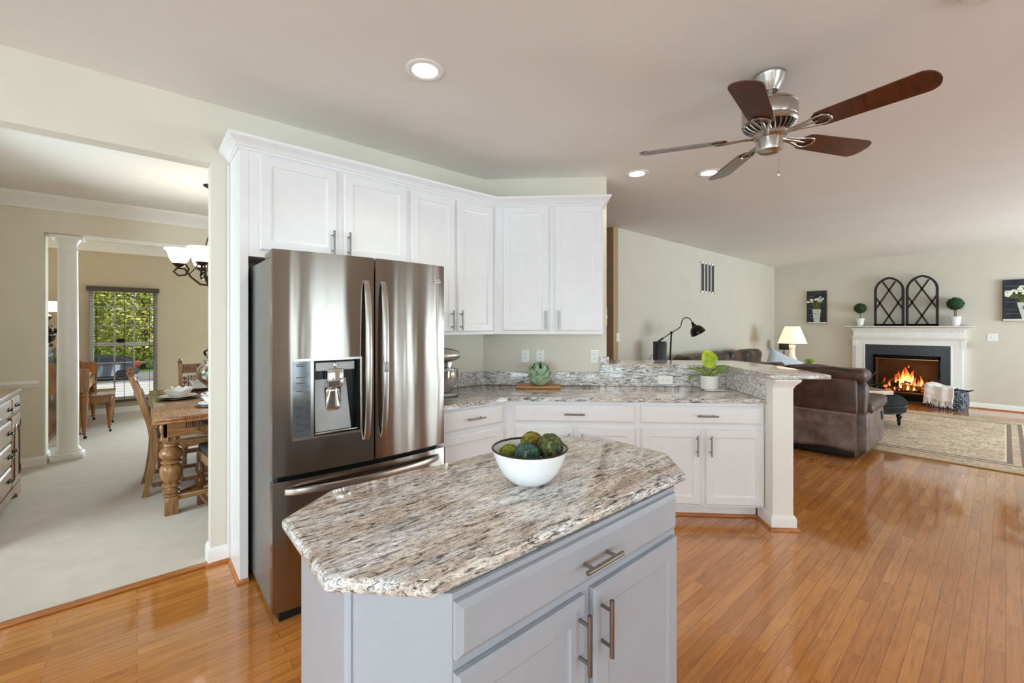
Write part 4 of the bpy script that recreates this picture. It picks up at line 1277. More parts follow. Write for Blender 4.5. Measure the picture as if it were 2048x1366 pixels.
# chalkboard flower prints
M['chalkboard'] = (lambda q: q.set(color=q.ramp(q.noise(q.coord(), 7, 4, 0.6), [(0.35, lin((30, 33, 38))), (0.65, lin((50, 54, 60))), (0.85, lin((74, 78, 84)))]), rough=0.8).m)(NT('chalkboard'))
M['canvas_edge'] = simple('burlap_edge', (150, 128, 100), 0.9, var=0.15, nscale=60)
M['chalk'] = simple('chalk_marks', (176, 178, 178), 0.9)
M['petal'] = simple('cream_petals', (240, 236, 220), 0.8, var=0.08, nscale=40)
M['pail'] = simple('pale_pail', (196, 204, 190), 0.7, var=0.1, nscale=30)
M['stalk'] = simple('yellow_green_stalks', (142, 150, 78), 0.8, var=0.3, nscale=30)
M['stone_line'] = simple('pale_shelf_line', (222, 218, 206), 0.8)
def flower_art(lab, yc, zc, w, h, seed, fx, pw, nf):
    t = thing('flower_picture', lab, 'picture', (FIRE_X - 0.001, yc, zc), FROT)
    d = 0.045
    G().box(-w / 2, w / 2, -d, 0, -h / 2, h / 2).build('canvas', 'canvas_edge', t, smooth=0)
    G().box(-w / 2, w / 2, -d - 0.002, -d, -h / 2, h / 2).build('painted_ground', 'chalkboard', t, smooth=0)
    y = -d - 0.003
    G().box(-w / 2 + 0.008, w / 2 - 0.004, y - 0.001, y + 0.001, -h / 2 + 0.004, -h / 2 + 0.034).build('painted_ledge', 'stone_line', t, smooth=0)
    pb, pt = -h / 2 + 0.032, -h * 0.055
    G().rings([[(fx - pw * 0.62, y, pb), (fx + pw * 0.62, y, pb), (fx + pw, y, pt), (fx - pw, y, pt)], [(fx - pw * 0.6, y - 0.002, pb), (fx + pw * 0.6, y - 0.002, pb), (fx + pw * 0.98, y - 0.002, pt), (fx - pw * 0.98, y - 0.002, pt)]]).build('painted_pail', 'pail', t, smooth=0)
    rnd = random.Random(seed)
    g, gs, gc = G(), G(), G()
    for i in range(nf):
        ang = rnd.uniform(-0.75, 0.75)
        L = rnd.uniform(0.24, 0.44) * h * (1 - 0.25 * abs(ang))
        ex, ez = fx + w * 0.58 * ang + rnd.uniform(-.02, .02), pt + math.cos(ang * 1.1) * L
        ex = max(-w / 2 + 0.03, min(w / 2 - 0.03, ex))
        ez = min(ez, h * 0.40)
        gs.tube([(fx + pw * 0.8 * ang, y - 0.002, pt - 0.002), ((fx + ex) / 2 + ang * 0.01, y - 0.002, (pt + ez) / 2), (ex, y - 0.002, ez)], 0.0035, 5, None, 0.4)
        for q in range(4):
            g.ball((ex + rnd.uniform(-1, 1) * 0.018, y - 0.004 - 0.0004 * q, ez + rnd.uniform(-1, 1) * 0.014), rnd.uniform(0.008, 0.015), 1, (1, 0.15, 0.8))
    gs.build('painted_stalks', 'stalk', t)
    g.build('painted_petals', 'petal', t)
    for r in range(10):
        z = h * (0.44 - 0.095 * r)
        x = -w / 2 + 0.015 + (rnd.uniform(0, 0.02) if r % 3 else w * rnd.uniform(0.4, 0.6))
        P = []
        for q in range(rnd.randint(10, 22)):
            P.append((x, y - 0.0002, z + 0.012 * math.sin(q * 2.1 + r) * rnd.uniform(0.2, 1)))
            x += w * 0.018
            if x > w / 2 - 0.02:
                break
        if len(P) > 2:
            gc.tube(P, 0.0013, 4)
    gc.build('chalk_scribble', 'chalk', t)
    text('pail_lettering', 'N° 4', pw * 0.62, 'slot', t, (fx, y - 0.0025, (pb + pt) / 2 + 0.02), (PI / 2, 0, 0), 0.0004)
flower_art('narrow chalkboard picture of flowers in a pale pail, between room corner and mantel', 2.625, 1.807, 0.355, 0.69, 3, 0.0, 0.078, 24)
flower_art('wide chalkboard picture of white flowers in a pale pail, above the wall switch', -0.265, 1.835, 0.60, 0.68, 12, 0.0, 0.145, 80)
plate('light_switch', 'white switch plate on the fireplace wall beside the mantel', 'light switch', (FIRE_X, 0.148, 1.222), FROT, kind='switch', w=0.118, h=0.125)

# vent and switch on the other family room wall
t = thing('wall_vent', 'white return air vent high on the family room wall', 'vent', (7.545, FAM_Y, 2.255))
g = G()
vw, vh = 0.56, 0.53
g.box(-vw / 2, vw / 2, -0.012, 0, -vh / 2, -vh / 2 + 0.03).box(-vw / 2, vw / 2, -0.012, 0, vh / 2 - 0.03, vh / 2)
for x in (-vw / 2 + 0.015, -0.126, 0.0, 0.126, vw / 2 - 0.015):
    g.box(x - 0.013, x + 0.013, -0.012, 0, -vh / 2, vh / 2)
g.build('grille_frame', 'trim', t, smooth=0)
M['vent_dark'] = simple('vent_shadow_grey', (104, 98, 92), 0.8)
g = G()
for i in range(30):
    z = -vh / 2 + 0.035 + i * (vh - 0.07) / 29
    g.box(-vw / 2 + 0.02, vw / 2 - 0.02, -0.008, -0.002, z - 0.0035, z + 0.0035, m=None)
g.build('louvres', 'vent_dark', t, smooth=0)
G().box(-vw / 2 + 0.02, vw / 2 - 0.02, -0.002, 0, -vh / 2 + 0.02, vh / 2 - 0.02).build('duct_opening', 'slot', t, smooth=0)
plate('light_switch', 'white switch on the family room wall next to the passage', 'light switch', (4.90, FAM_Y, 1.262), 0, kind='switch')

# ---------------------------------------------------------------- family room furniture
def leather(name, a, b, c):
    q = NT(name)
    v = q.coord()
    n1 = q.noise(v, 7, 5, 0.7, 0.4)
    q.set(color=q.ramp(n1, [(0.32, lin(a)), (0.52, lin(b)), (0.72, lin(c))]), rough=q.ramp(n1, [(0.3, (0.36,) * 3), (0.8, (0.55,) * 3)]))
    q.bump(q.noise(v, 130, 3, 0.6), 0.12, 0.003)
    return q.m
M['leather'] = leather('brown_leather', (46, 27, 19), (74, 45, 32), (104, 66, 47))
M['leather_grey'] = leather('faded_brown_leather', (80, 62, 58), (110, 91, 85), (136, 116, 108))
M['leather_dark'] = leather('espresso_leather', (38, 27, 22), (62, 46, 37), (92, 74, 60))

t = thing('loveseat', 'brown leather reclining loveseat with its back to the kitchen bar', 'loveseat', (5.66, 1.74, 0), FROT)
hl = 0.745
def soft(x0, x1, y0, y1, z0, z1, b, amp=0.012, seed=1, cuts=8):
    g = G()
    g.box(x0, x1, y0, y1, z0, z1, b, seg=4)
    bmesh.ops.subdivide_edges(g.bm, edges=[e for e in g.bm.edges if e.calc_length() > 0.12], cuts=cuts, use_grid_fill=True)
    for v in g.bm.verts:
        v.co += Vector((noise.noise(v.co * 5 + Vector((seed, 0, 0))), noise.noise(v.co * 5 + Vector((0, seed, 9))), noise.noise(v.co * 6 + Vector((3, 0, seed))))) * amp
    return g
soft(-hl, hl - 0.03, 0.015, 0.12, 0.49, 0.855, 0.018, 0.006, 2).build('back_panel', 'leather', t, smooth=50)
g = G()
def skirt(u, v):
    x = -hl + (2 * hl - 0.03) * u
    z = 0.10 + 0.40 * v + 0.02 * math.sin(u * 17) * (1 - v) * 0.6
    return (x, 0.010 - 0.02 * (1 - v) * (0.5 + 0.5 * math.sin(u * 11 + 1)) - 0.012 * math.sin(u * 23 + v * 3) * (1 - v), z)
g.grid(skirt, 40, 12)
g.build('back_skirt', 'leather_grey', t, solid=0.008, smooth=60)
G().box(-hl + 0.03, hl - 0.05, 0.05, 0.85, 0.02, 0.30, 0.01).build('base_frame', 'black', t)
for s in (-1, 1):
    c = s * hl / 2
    soft(c - hl / 2 + 0.002, c + hl / 2 + (0.04 if s > 0 else -0.002), 0.03, 0.34, 0.80, 0.965, 0.07, 0.02, 3 + s).build('head_cushion', 'leather', t, smooth=60)
    soft(c - hl / 2 + 0.01, c + hl / 2 + (0.03 if s > 0 else -0.01), 0.12, 0.34, 0.42, 0.84, 0.07, 0.02, 7 + s).build('back_cushion', 'leather', t, smooth=60)
    soft(c - hl / 2 + 0.12 * (s < 0), c + hl / 2 - 0.12 * (s > 0), 0.30, 0.98, 0.28, 0.47, 0.05, 0.012, 11 + s).build('seat_cushion', 'leather', t, smooth=60)
    x0, x1 = sorted((s * (hl - 0.14), s * (hl + 0.045)))
    soft(x0, x1, 0.10, 1.05, 0.07, 0.50, 0.035, 0.012, 17 + s).build('arm', 'leather_grey', t, smooth=60)
    x0, x1 = sorted((s * (hl - 0.17), s * (hl + 0.075)))
    soft(x0, x1, 0.24, 1.10, 0.47, 0.60, 0.055, 0.014, 21 + s).build('arm_pad', 'leather', t, smooth=60)
G().box(hl + 0.045, hl + 0.056, 0.86, 0.90, 0.33, 0.43, 0.004).build('recline_handle', 'black', t)

# sofa along the vent wall
t = thing('sofa', 'long dark brown leather sofa against the family room wall, mostly hidden by the bar', 'sofa', (7.35, FAM_Y - 0.06, 0), 0)
G().box(-1.55, 1.55, -0.78, -0.02, 0.05, 0.32, 0.02).build('base_frame', 'leather_dark', t)
soft(-1.45, 1.45, -0.20, 0.0, 0.30, 0.90, 0.05, 0.01, 31).build('back_frame', 'leather_dark', t, smooth=60)
for i in range(4):
    x0 = -1.42 + i * 0.71
    g = soft(x0 + 0.005, x0 + 0.705, -0.42, -0.12, 0.42, 0.985 - 0.01 * (i == 0), 0.09, 0.035, 40 + i)
    g.build('back_cushion', 'leather_dark', t, smooth=60)
    soft(x0 + 0.005, x0 + 0.705, -0.80, -0.30, 0.30, 0.48, 0.05, 0.01, 50 + i).build('seat_cushion', 'leather_dark', t, smooth=60)
for s in (-1, 1):
    x0, x1 = sorted((s * 1.40, s * 1.64))
    soft(x0, x1, -0.80, -0.02, 0.06, 0.68 + (0.22 if s < 0 else 0), 0.06, 0.02, 60 + s).build('arm', 'leather_dark', t, smooth=60)

M['pillow'] = simple('pale_blue_linen', (206, 214, 222), 0.9, var=0.05, nscale=30, bump=0.3, bscale=300)
def pillow(u, v):
    x, z = (u - 0.5) * 2, (v - 0.5) * 2
    k = 0.09 * (max(0, (1 - x ** 4) * (1 - z ** 4))) ** 0.5
    return x, z, k
g = G()
for sg in (1, -1):
    g.grid(lambda u, v, sg=sg: (0.27 * (u - .5) * 2 * (1 - 0.10 * (1 - abs((v - .5) * 2))), sg * pillow(u, v)[2] + 0.004 * math.sin(u * 30) * (1 - v), 0.24 * (v - .5) * 2 * (1 - 0.10 * (1 - abs((u - .5) * 2)))), 18, 18)
bmesh.ops.remove_doubles(g.bm, verts=g.bm.verts, dist=0.0005)
o = g.build('throw_pillow', 'pillow', smooth=80)
o.location = (8.02, 2.42, 0.735)
o.rotation_euler = (D2(-24), D2(26), D2(-56))
tag(o, 'pale blue white pillow leaning at the sofa end below the lamp shade', 'pillow')

# end table with lamp, succulent, box; speaker on its stand
M['table_white'] = simple('painted_end_table', (222, 218, 208), 0.4)
t = thing('end_table', 'cream end table in the family room corner under the lamp', 'table', (9.45, 2.62, 0), 0)
G().box(-0.42, 0.42, -0.38, 0.42, 0.64, 0.67, 0.006).build('tabletop', 'table_white', t)
G().box(-0.37, 0.37, -0.33, 0.37, 0.55, 0.64).build('apron', 'table_white', t, smooth=0)
for sx in (-1, 1):
    for sy in (-1, 1):
        G().tube([(sx * 0.36, sy * 0.34 + 0.02, 0), (sx * 0.36, sy * 0.34 + 0.02, 0.56)], [0.018, 0.028], 10).build('leg', 'table_white', t)
TB = 0.67
t = thing('table_lamp', 'white table lamp with cream cone shade in the family room corner', 'table lamp', (9.62, 2.73, TB))
G().lathe([(0.09, 0), (0.09, 0.015), (0.07, 0.03), (0.085, 0.07), (0.07, 0.12), (0.05, 0.17), (0.042, 0.25), (0.048, 0.29), (0.054, 0.31), (0.05, 0.33), (0.058, 0.35), (0.06, 0.37), (0.02, 0.375), (0.0, 0.375)], 28).build('base', 'porcelain', t)
G().lathe([(0.051, 0.295), (0.0545, 0.303), (0.051, 0.311)], 28, cap=False).build('gilt_band', 'brass', t)
G().tube([(0, 0, 0.37), (0, 0, 0.70)], 0.005, 8).build('stem', 'brass', t)
M['shade'] = NT('lit_lamp_shade').set(color=lin((244, 232, 204)), rough=0.9, emit=lin((255, 236, 196)), emits=0.75).m
G().lathe([(0.245, 0.405), (0.125, 0.735), (0.121, 0.735), (0.241, 0.405)], 40, cap=False).build('lamp_shade', 'shade', t)
l = bpy.data.lights.new('bulb', 'POINT'); l.energy, l.color, l.shadow_soft_size = 4, (1, .88, .7), 0.05
lo = bpy.data.objects.new('bulb', l); lo.location = (0, 0, 0.56); lo.parent = t; COL.objects.link(lo)
t = thing('succulent', 'small lime succulent in a grey pot on the end table', 'plant', (9.16, 2.33, TB))
M['grey_pot'] = simple('grey_pot', (150, 150, 154), 0.6)
G().lathe([(0.05, 0), (0.06, 0.01), (0.07, 0.07), (0.062, 0.07), (0.05, 0.06), (0, 0.06)], 24).build('pot', 'grey_pot', t)
M['succulent'] = simple('succulent_green', (142, 186, 58), 0.4, var=0.25, nscale=20)
g = G()
for ring, (n, tl, L) in enumerate(((9, 20, 0.12), (8, 42, 0.11), (6, 62, 0.09), (4, 80, 0.07))):
    for k in range(n):
        g.leaf(L, 0.034, T(0, 0, 0.065) @ RZ(2 * PI * (k + ring * .5) / n) @ RX(D2(tl)), -0.4, 0.5, 6)
g.build('leaf_rosette', 'succulent', t, solid=0.004)
o = G().box(-0.07, 0.07, -0.05, 0.05, 0, 0.035, 0.004).box(-0.05, 0.03, -0.045, 0.045, 0.035, 0.06, 0.006).build('trinket_box', 'board')
o.location = (9.35, 2.50, TB); tag(o, 'small wooden trinket box on the end table between lamp and succulent', 'box')
t = thing('speaker_stand', 'black satellite speaker on a thin stand in the corner behind the lamp', 'speaker', (10.45, 3.12, 0))
G().lathe([(0.14, 0), (0.14, 0.012), (0.02, 0.02), (0, 0.02)], 28).build('base', 'black', t)
G().tube([(0, 0, 0.015), (0, 0, 0.93)], 0.011, 10).build('pole', 'black', t)
G().box(-0.075, 0.075, -0.09, 0.09, 0.905, 1.10, 0.012, m=RZ(D2(20))).build('speaker_box', 'black', t)
G().box(-0.04, 0.04, -0.094, -0.089, 0.915, 0.925).build('maker_strip', 'nickel', t, smooth=0)

# pharmacy floor lamp and the black tower beside it
t = thing('floor_lamp', 'black pharmacy floor lamp with swan neck and dome shade behind the bar', 'floor lamp', (5.62, 3.085, 0), 0)
ax = Vector((0.754, -0.657, 0))     # arm swings along this direction
def al(r, z):
    return (ax.x * r, ax.y * r, z)
G().lathe([(0.13, 0), (0.13, 0.015), (0.03, 0.03), (0, 0.03)], 32).build('base', 'iron', t)
G().tube([al(0, 0.02), al(0.0, 0.9), al(0.02, 1.315)], 0.011, 10).build('pole', 'iron', t)
G().ball(al(0.02, 1.322), 0.02, 2).build('joint', 'iron', t)
arm = G().tube([al(-0.165, 1.195), al(0.02, 1.322), al(0.13, 1.385)], 0.006, 8)
arm.tube([al(-0.175, 1.19), al(-0.095, 1.245)], 0.0125, 10)
P = [(0.12, 1.380), (0.145, 1.40), (0.158, 1.44), (0.165, 1.48), (0.185, 1.515), (0.22, 1.533), (0.26, 1.527), (0.29, 1.505), (0.305, 1.478), (0.318, 1.45)]
arm.tube([al(r, z) for r, z in P], 0.0065, 8)
arm.build('arm', 'iron', t)
sm = T(*al(0.325, 1.44)) @ Matrix.Rotation(D2(30), 4, Vector((ax.y, -ax.x, 0))) @ RX(PI)
G().lathe([(0, -0.03), (0.016, -0.03), (0.02, 0.0), (0.03, 0.02), (0.032, 0.03), (0.02, 0.04)], 24, m=sm).build('socket_cap', 'iron', t)
M['shade_black'] = simple('satin_black_shade', (22, 20, 20), 0.3, 0.3)
G().lathe([(0.03, 0.036), (0.060, 0.048), (0.082, 0.075), (0.095, 0.11), (0.104, 0.145), (0.101, 0.145), (0.092, 0.11), (0.079, 0.078), (0.058, 0.052), (0.028, 0.040)], 36, m=sm, cap=False).build('lamp_shade', 'shade_black', t)
g = G()
for k in range(10):
    a = 2 * PI * k / 10
    g.ball((0.037 * math.cos(a), 0.037 * math.sin(a), 0.033), 0.0055, 1, m=sm)
g.build('socket_bead', 'chrome', t)
t = thing('tower_speaker', 'tall slim black tower standing beside the floor lamp behind the bar', 'speaker', (5.50, 3.17, 0), D2(-35))
G().box(-0.07, 0.07, -0.07, 0.07, 0.02, 1.20, 0.006).build('cabinet', 'black', t)
G().box(-0.10, 0.10, -0.10, 0.10, 0, 0.02, 0.004).build('plinth', 'black', t)
G().tube([(-0.07, 0.0, 1.02), (-0.13, 0.01, 1.0), (-0.155, 0.02, 0.9), (-0.16, 0.03, 0.5), (-0.15, 0.03, 0.03)], 0.004, 6).build('cord', 'black', t)

# rug
RX0, RX1, RY0, RY1 = 6.33, 9.75, -0.42, 2.2
q = NT('persian_rug')
tc = q.n('ShaderNodeTexCoord')
sep = q.n('ShaderNodeSeparateXYZ'); q.l(tc.outputs['Object'], sep.inputs[0])
def mth(op, a, b=None):
    x = q.n('ShaderNodeMath'); x.operation = op
    for i, v in enumerate((a, b)):
        if v is None: continue
        if hasattr(v, 'is_output'): q.l(v, x.inputs[i])
        else: x.inputs[i].default_value = v
    return x.outputs[0]
hx, hy = (RX1 - RX0) / 2, (RY1 - RY0) / 2
dx = mth('SUBTRACT', hx, mth('ABSOLUTE', sep.outputs[0])); dyy = mth('SUBTRACT', hy, mth('ABSOLUTE', sep.outputs[1]))
edge = mth('MINIMUM', dx, dyy)
vv = q.coord((1, 1, 1))
vor = q.n('ShaderNodeTexVoronoi'); vor.inputs['Scale'].default_value = 7.0; q.l(vv, vor.inputs['Vector'])
n1 = q.noise(vv, 22, 5, 0.7, 2.0)
n2 = q.noise(vv, 3.2, 3, 0.6)
field = q.ramp(n1, [(0.37, lin((118, 92, 74))), (0.455, lin((196, 174, 148))), (0.55, lin((236, 220, 196))), (0.7, lin((214, 192, 166)))])
field = q.mix(q.ramp(n2, [(0.45, (0, 0, 0)), (0.6, (0.55,) * 3)]), field, lin((188, 160, 132)))
vm = q.ramp(vor.outputs['Distance'], [(0.22, (0, 0, 0)), (0.27, (0.7,) * 3), (0.33, (0, 0, 0))])
field = q.mix(vm, field, lin((146, 118, 94)))
e1 = q.ramp(edge, [(0.018, (1, 1, 1)), (0.022, (0, 0, 0))])
def line(a, b):
    return q.ramp(edge, [(a - 0.002, (0, 0, 0)), (a, (1, 1, 1)), (b, (1, 1, 1)), (b + 0.002, (0, 0, 0))])
c = q.mix(q.ramp(edge, [(0.40, (0.35,) * 3), (0.43, (0, 0, 0))]), field, lin((180, 156, 130)))
c = q.mix(line(0.27, 0.31), c, lin((132, 116, 100)))
c = q.mix(line(0.255, 0.268), c, lin((226, 210, 184)))
c = q.mix(line(0.37, 0.41), c, lin((132, 116, 100)))
c = q.mix(line(0.413, 0.425), c, lin((226, 210, 184)))
c = q.mix(e1, c, lin((178, 148, 98)))
q.set(color=c, rough=0.95)
q.bump(q.noise(vv, 240, 2), 0.3, 0.004)
M['rug'] = q.m
o = G().box(-hx, hx, -hy, hy, 0, 0.010, 0.003).build('area_rug', 'rug')
o.location = ((RX0 + RX1) / 2, (RY0 + RY1) / 2, 0.001)
tag(o, 'beige patterned area rug on the oak floor in front of the fireplace', 'rug')
RT = 0.0105

# ottoman with tray
t = thing('ottoman', 'round charcoal tufted ottoman with nailhead trim and turned black legs', 'ottoman', (7.98, 1.36, RT))
M['charcoal'] = simple('charcoal_velvet', (44, 48, 48), 0.85, var=0.15, nscale=12, bump=0.15, bscale=300, spec=0.1)
OR = 0.47
tufts = [(0, 0)] + [(0.17 * math.cos(k * PI / 3), 0.17 * math.sin(k * PI / 3)) for k in range(6)] + [(0.33 * math.cos(k * PI / 6 + .26), 0.33 * math.sin(k * PI / 6 + .26)) for k in range(12)]
def otop(u, v):
    r, a = OR * u, 2 * PI * v
    x, y = r * math.cos(a), r * math.sin(a)
    z = 0.44 * 1.0 - 0.055 * max(0, (u - 0.72) / 0.28) ** 2.2 * 1.4
    for px, py in tufts:
        dd = (x - px) ** 2 + (y - py) ** 2
        z -= 0.022 * math.exp(-dd / 0.0022)
    return (x, y, z)
g = G().grid(otop, 30, 64)
g.lathe([(OR, 0.363), (OR + 0.012, 0.345), (OR + 0.010, 0.325), (OR - 0.004, 0.313)], 64, cap=False)
g.build('tufted_cushion', 'charcoal', t, smooth=60)
G().lathe([(0, 0.21), (OR - 0.012, 0.21), (OR - 0.006, 0.22), (OR - 0.006, 0.31), (OR - 0.012, 0.316), (0, 0.316)], 64).build('skirt', 'charcoal', t)
M['nailhead'] = simple('nailheads', (206, 202, 194), 0.25, 0.9)
g = G()
for z in (0.222, 0.305):
    for k in range(84):
        a = 2 * PI * k / 84
        g.ball(((OR - 0.004) * math.cos(a), (OR - 0.004) * math.sin(a), z), 0.006, 1)
g.build('nailhead_trim', 'nailhead', t)
for k in range(4):
    a = D2(-84 + 90 * k)
    lg = G().lathe([(0.014, 0.02), (0.017, 0.03), (0.02, 0.05), (0.018, 0.07), (0.028, 0.085), (0.022, 0.10), (0.026, 0.12), (0.034, 0.145), (0.028, 0.165), (0.024, 0.175), (0.034, 0.19), (0.034, 0.215)], 18, (0.385 * math.cos(a), 0.385 * math.sin(a), 0)).build('leg', 'black_gloss', t)
    G().lathe([(0.016, -0.005), (0.016, 0.005)], 14, m=T(0.385 * math.cos(a), 0.385 * math.sin(a), 0.016) @ RZ(a + PI / 2) @ RX(PI / 2)).build('caster', 'iron', lg)
OT = RT + 0.44
t = thing('serving_tray', 'whitewashed wooden serving tray with black handles on the ottoman', 'tray', (7.88, 1.33, OT + 0.0008), D2(-35))
M['whitewash'] = wood('whitewashed_wood', (168, 140, 108), (206, 186, 160), (230, 220, 206), 8, 'x', 0.6)
G().box(-0.26, 0.26, -0.17, 0.17, 0.012, 0.022).build('tray_bottom', 'whitewash', t, smooth=0)
g = G().box(-0.27, 0.27, -0.18, -0.165, 0.0, 0.055, 0.002).box(-0.27, 0.27, 0.165, 0.18, 0, 0.055, 0.002).box(-0.27, -0.255, -0.18, 0.18, 0, 0.055, 0.002).box(0.255, 0.27, -0.18, 0.18, 0, 0.055, 0.002)
g.build('tray_side', 'whitewash', t)
for s in (-1, 1):
    G().tube([(s * 0.262, -0.06, 0.05), (s * 0.262, -0.06, 0.095), (s * 0.262, 0.06, 0.095), (s * 0.262, 0.06, 0.05)], 0.005, 8).build('handle', 'black', t)
o = G().box(-0.10, 0.10, -0.07, 0.07, 0, 0.012, 0.002).build('book', 'linen_white')
o.location = (7.86, 1.37, OT + 0.0232); o.rotation_euler = (0, 0, D2(-20)); tag(o, 'thin pale book lying in the serving tray', 'book')
# spiky plant behind the loveseat
t = thing('spiky_plant', 'dark green spiky plant standing between loveseat and fireplace', 'plant', (9.94, 1.72, 0))
M['spike'] = simple('dark_spiky_green', (42, 66, 40), 0.4, var=0.3, nscale=14)
G().lathe([(0.10, 0), (0.12, 0.02), (0.14, 0.26), (0.128, 0.26), (0.11, 0.24), (0, 0.24)], 28).build('pot', 'grey_pot', t)
rnd = random.Random(4)
for k in range(15):
    G().leaf(rnd.uniform(0.38, 0.60), rnd.uniform(0.035, 0.065), T(0, 0, 0.24) @ RZ(k * 2.4) @ RX(D2(rnd.uniform(28, 80))), rnd.uniform(0.3, 1.0), 0.4, 10, lambda u: (1 - u) ** 0.7 * (0.6 + 0.8 * u) + 0.01).build('leaf', 'spike', t, solid=0.002)
# basket with throw
t = thing('basket', 'black and white woven basket beside the hearth', 'basket', (10.47, 0.66, 0), FROT + D2(-12))
q = NT('woven_black_white')
v = q.coord((1, 1, 1), (0, D2(45), D2(0)))
ck = q.n('ShaderNodeTexChecker'); ck.inputs['Scale'].default_value = 46; q.l(v, ck.inputs['Vector'])
ck.inputs[1].default_value = lin((150, 156, 164)); ck.inputs[2].default_value = lin((26, 32, 44))
c = q.mix(q.ramp(q.noise(v, 30, 2), [(0.42, (1, 1, 1)), (0.5, (0.0,) * 3)]), ck.outputs[0], lin((44, 50, 60)))
q.set(color=c, rough=0.8); q.bump(ck.outputs[1], 0.5, 0.006)
M['woven'] = q.m
rr = []
for i in range(9):
    u = i / 8
    w, d = 0.235 + 0.015 * math.sin(PI * u), 0.15 + 0.015 * math.sin(PI * u)
    rr.append([(w * math.copysign(abs(math.cos(a)) ** 0.45, math.cos(a)), d * math.copysign(abs(math.sin(a)) ** 0.45, math.sin(a)), 0.33 * u) for a in [2 * PI * k / 40 for k in range(40)]])
G().rings(rr, True, False).build('basket_body', 'woven', t, solid=0.012)
for s in (-1, 1):
    G().tube([(s * 0.235, -0.05, 0.32), (s * 0.30, -0.05, 0.345), (s * 0.315, 0.0, 0.35), (s * 0.30, 0.05, 0.345), (s * 0.235, 0.05, 0.32)], 0.010, 8).build('handle', 'black', t)
g = G()
def throw(u, v):
    s = (u - 0.40) * 0.92
    x = -0.250 + 0.37 * v + 0.012 * math.sin(u * 7)
    zt = 0.395 + 0.01 * math.sin(v * 9) + 0.02 * math.sin(v * 4 + 1)
    if s < -0.12:
        y, z = -0.178 - 0.012 * math.sin(v * 13) , zt - (-s - 0.12) - 0.008
    elif s > 0.12:
        y, z = 0.175, zt - (s - 0.12) - 0.01
    else:
        y, z = s * 1.38, zt - 0.02 * (s / 0.12) ** 2
    return (x + 0.008 * noise.noise(Vector((u * 9, v * 9, 0))), y + 0.010 * noise.noise(Vector((u * 14, v * 14, 5))), z + 0.008 * noise.noise(Vector((u * 12, v * 12, 9))))
g.grid(throw, 46, 24)
M['throw'] = simple('cream_knit_throw', (250, 248, 242), 0.95, var=0.06, nscale=40, bump=0.9, bscale=70)
rt = thing('throw_blanket', 'fringed cream throw draped over the woven basket', 'blanket', (10.47, 0.66, 0), FROT + D2(-12))
g.build('cloth', 'throw', rt, solid=0.014, smooth=70)
g = G()
rnd = random.Random(6)
for i in range(46):
    v = i / 45
    x, y, z = throw(0.0, v)
    g.tube([(x, y, z), (x + rnd.uniform(-.01, .01), y - 0.006, z - 0.04), (x + rnd.uniform(-.014, .014), y - 0.004, z - 0.075 - rnd.uniform(0, .02))], 0.0035, 4)
g.build('fringe', 'throw', rt)

# ---------------------------------------------------------------- dining room
CZ = 0.008     # carpet surface
t = thing('dining_table', 'carved oak dining table with bulbous turned legs set for dinner', 'dining table', (0.53, 4.83, CZ))
TX, TY = 0.435, 0.88
tp = [(-TX, -TY), (TX, -TY), (TX, TY), (-TX, TY)]
G().box(-TX, TX, -TY, TY, 0.722, 0.752, 0.008, seg=3).box(-TX - 0.012, TX + 0.012, -TY - 0.012, TY + 0.012, 0.706, 0.724, 0.007, seg=3).build('tabletop', 'oak_y', t)
g = G()
for y in (-0.5, 0.5):
    g.box(-TX, TX, y - 0.001, y + 0.001, 0.7515, 0.7525)
g.build('leaf_joint', 'slot', t, smooth=0)
g = G().box(-TX + 0.05, TX - 0.05, -TY + 0.05, -TY + 0.07, 0.60, 0.706).box(-TX + 0.05, TX - 0.05, TY - 0.07, TY - 0.05, 0.60, 0.706)
g.box(-TX + 0.05, -TX + 0.07, -TY + 0.05, TY - 0.05, 0.60, 0.706).box(TX - 0.07, TX - 0.05, -TY + 0.05, TY - 0.05, 0.60, 0.706)
g.build('apron', 'oak_x', t, smooth=0)
g = G().box(-0.26, 0.26, -TY + 0.044, -TY + 0.05, 0.655, 0.705)
for i in range(46):
    x = -0.255 + i * 0.0113
    g.tube([(x, -TY + 0.043, 0.657), (x, -TY + 0.043, 0.703)], 0.0042, 6)
dd = g.build('drawer', 'oak_dark', t)
G().box(-0.165, -0.115, -TY + 0.015, -TY + 0.04, 0.672, 0.690, 0.003).build('drawer_pull', 'black', dd)
g = G()
for k in range(2):
    pts = []
    for i in range(22):
        a = i * 0.32
        r = 0.018 - 0.0006 * i
        pts.append((-0.19 + k * 0.10 + r * math.cos(a) + i * 0.002, -TY + 0.047, 0.625 + r * math.sin(a)))
    g.tube(pts, 0.0022, 5)
g.build('apron_carving', 'oak_dark', t)
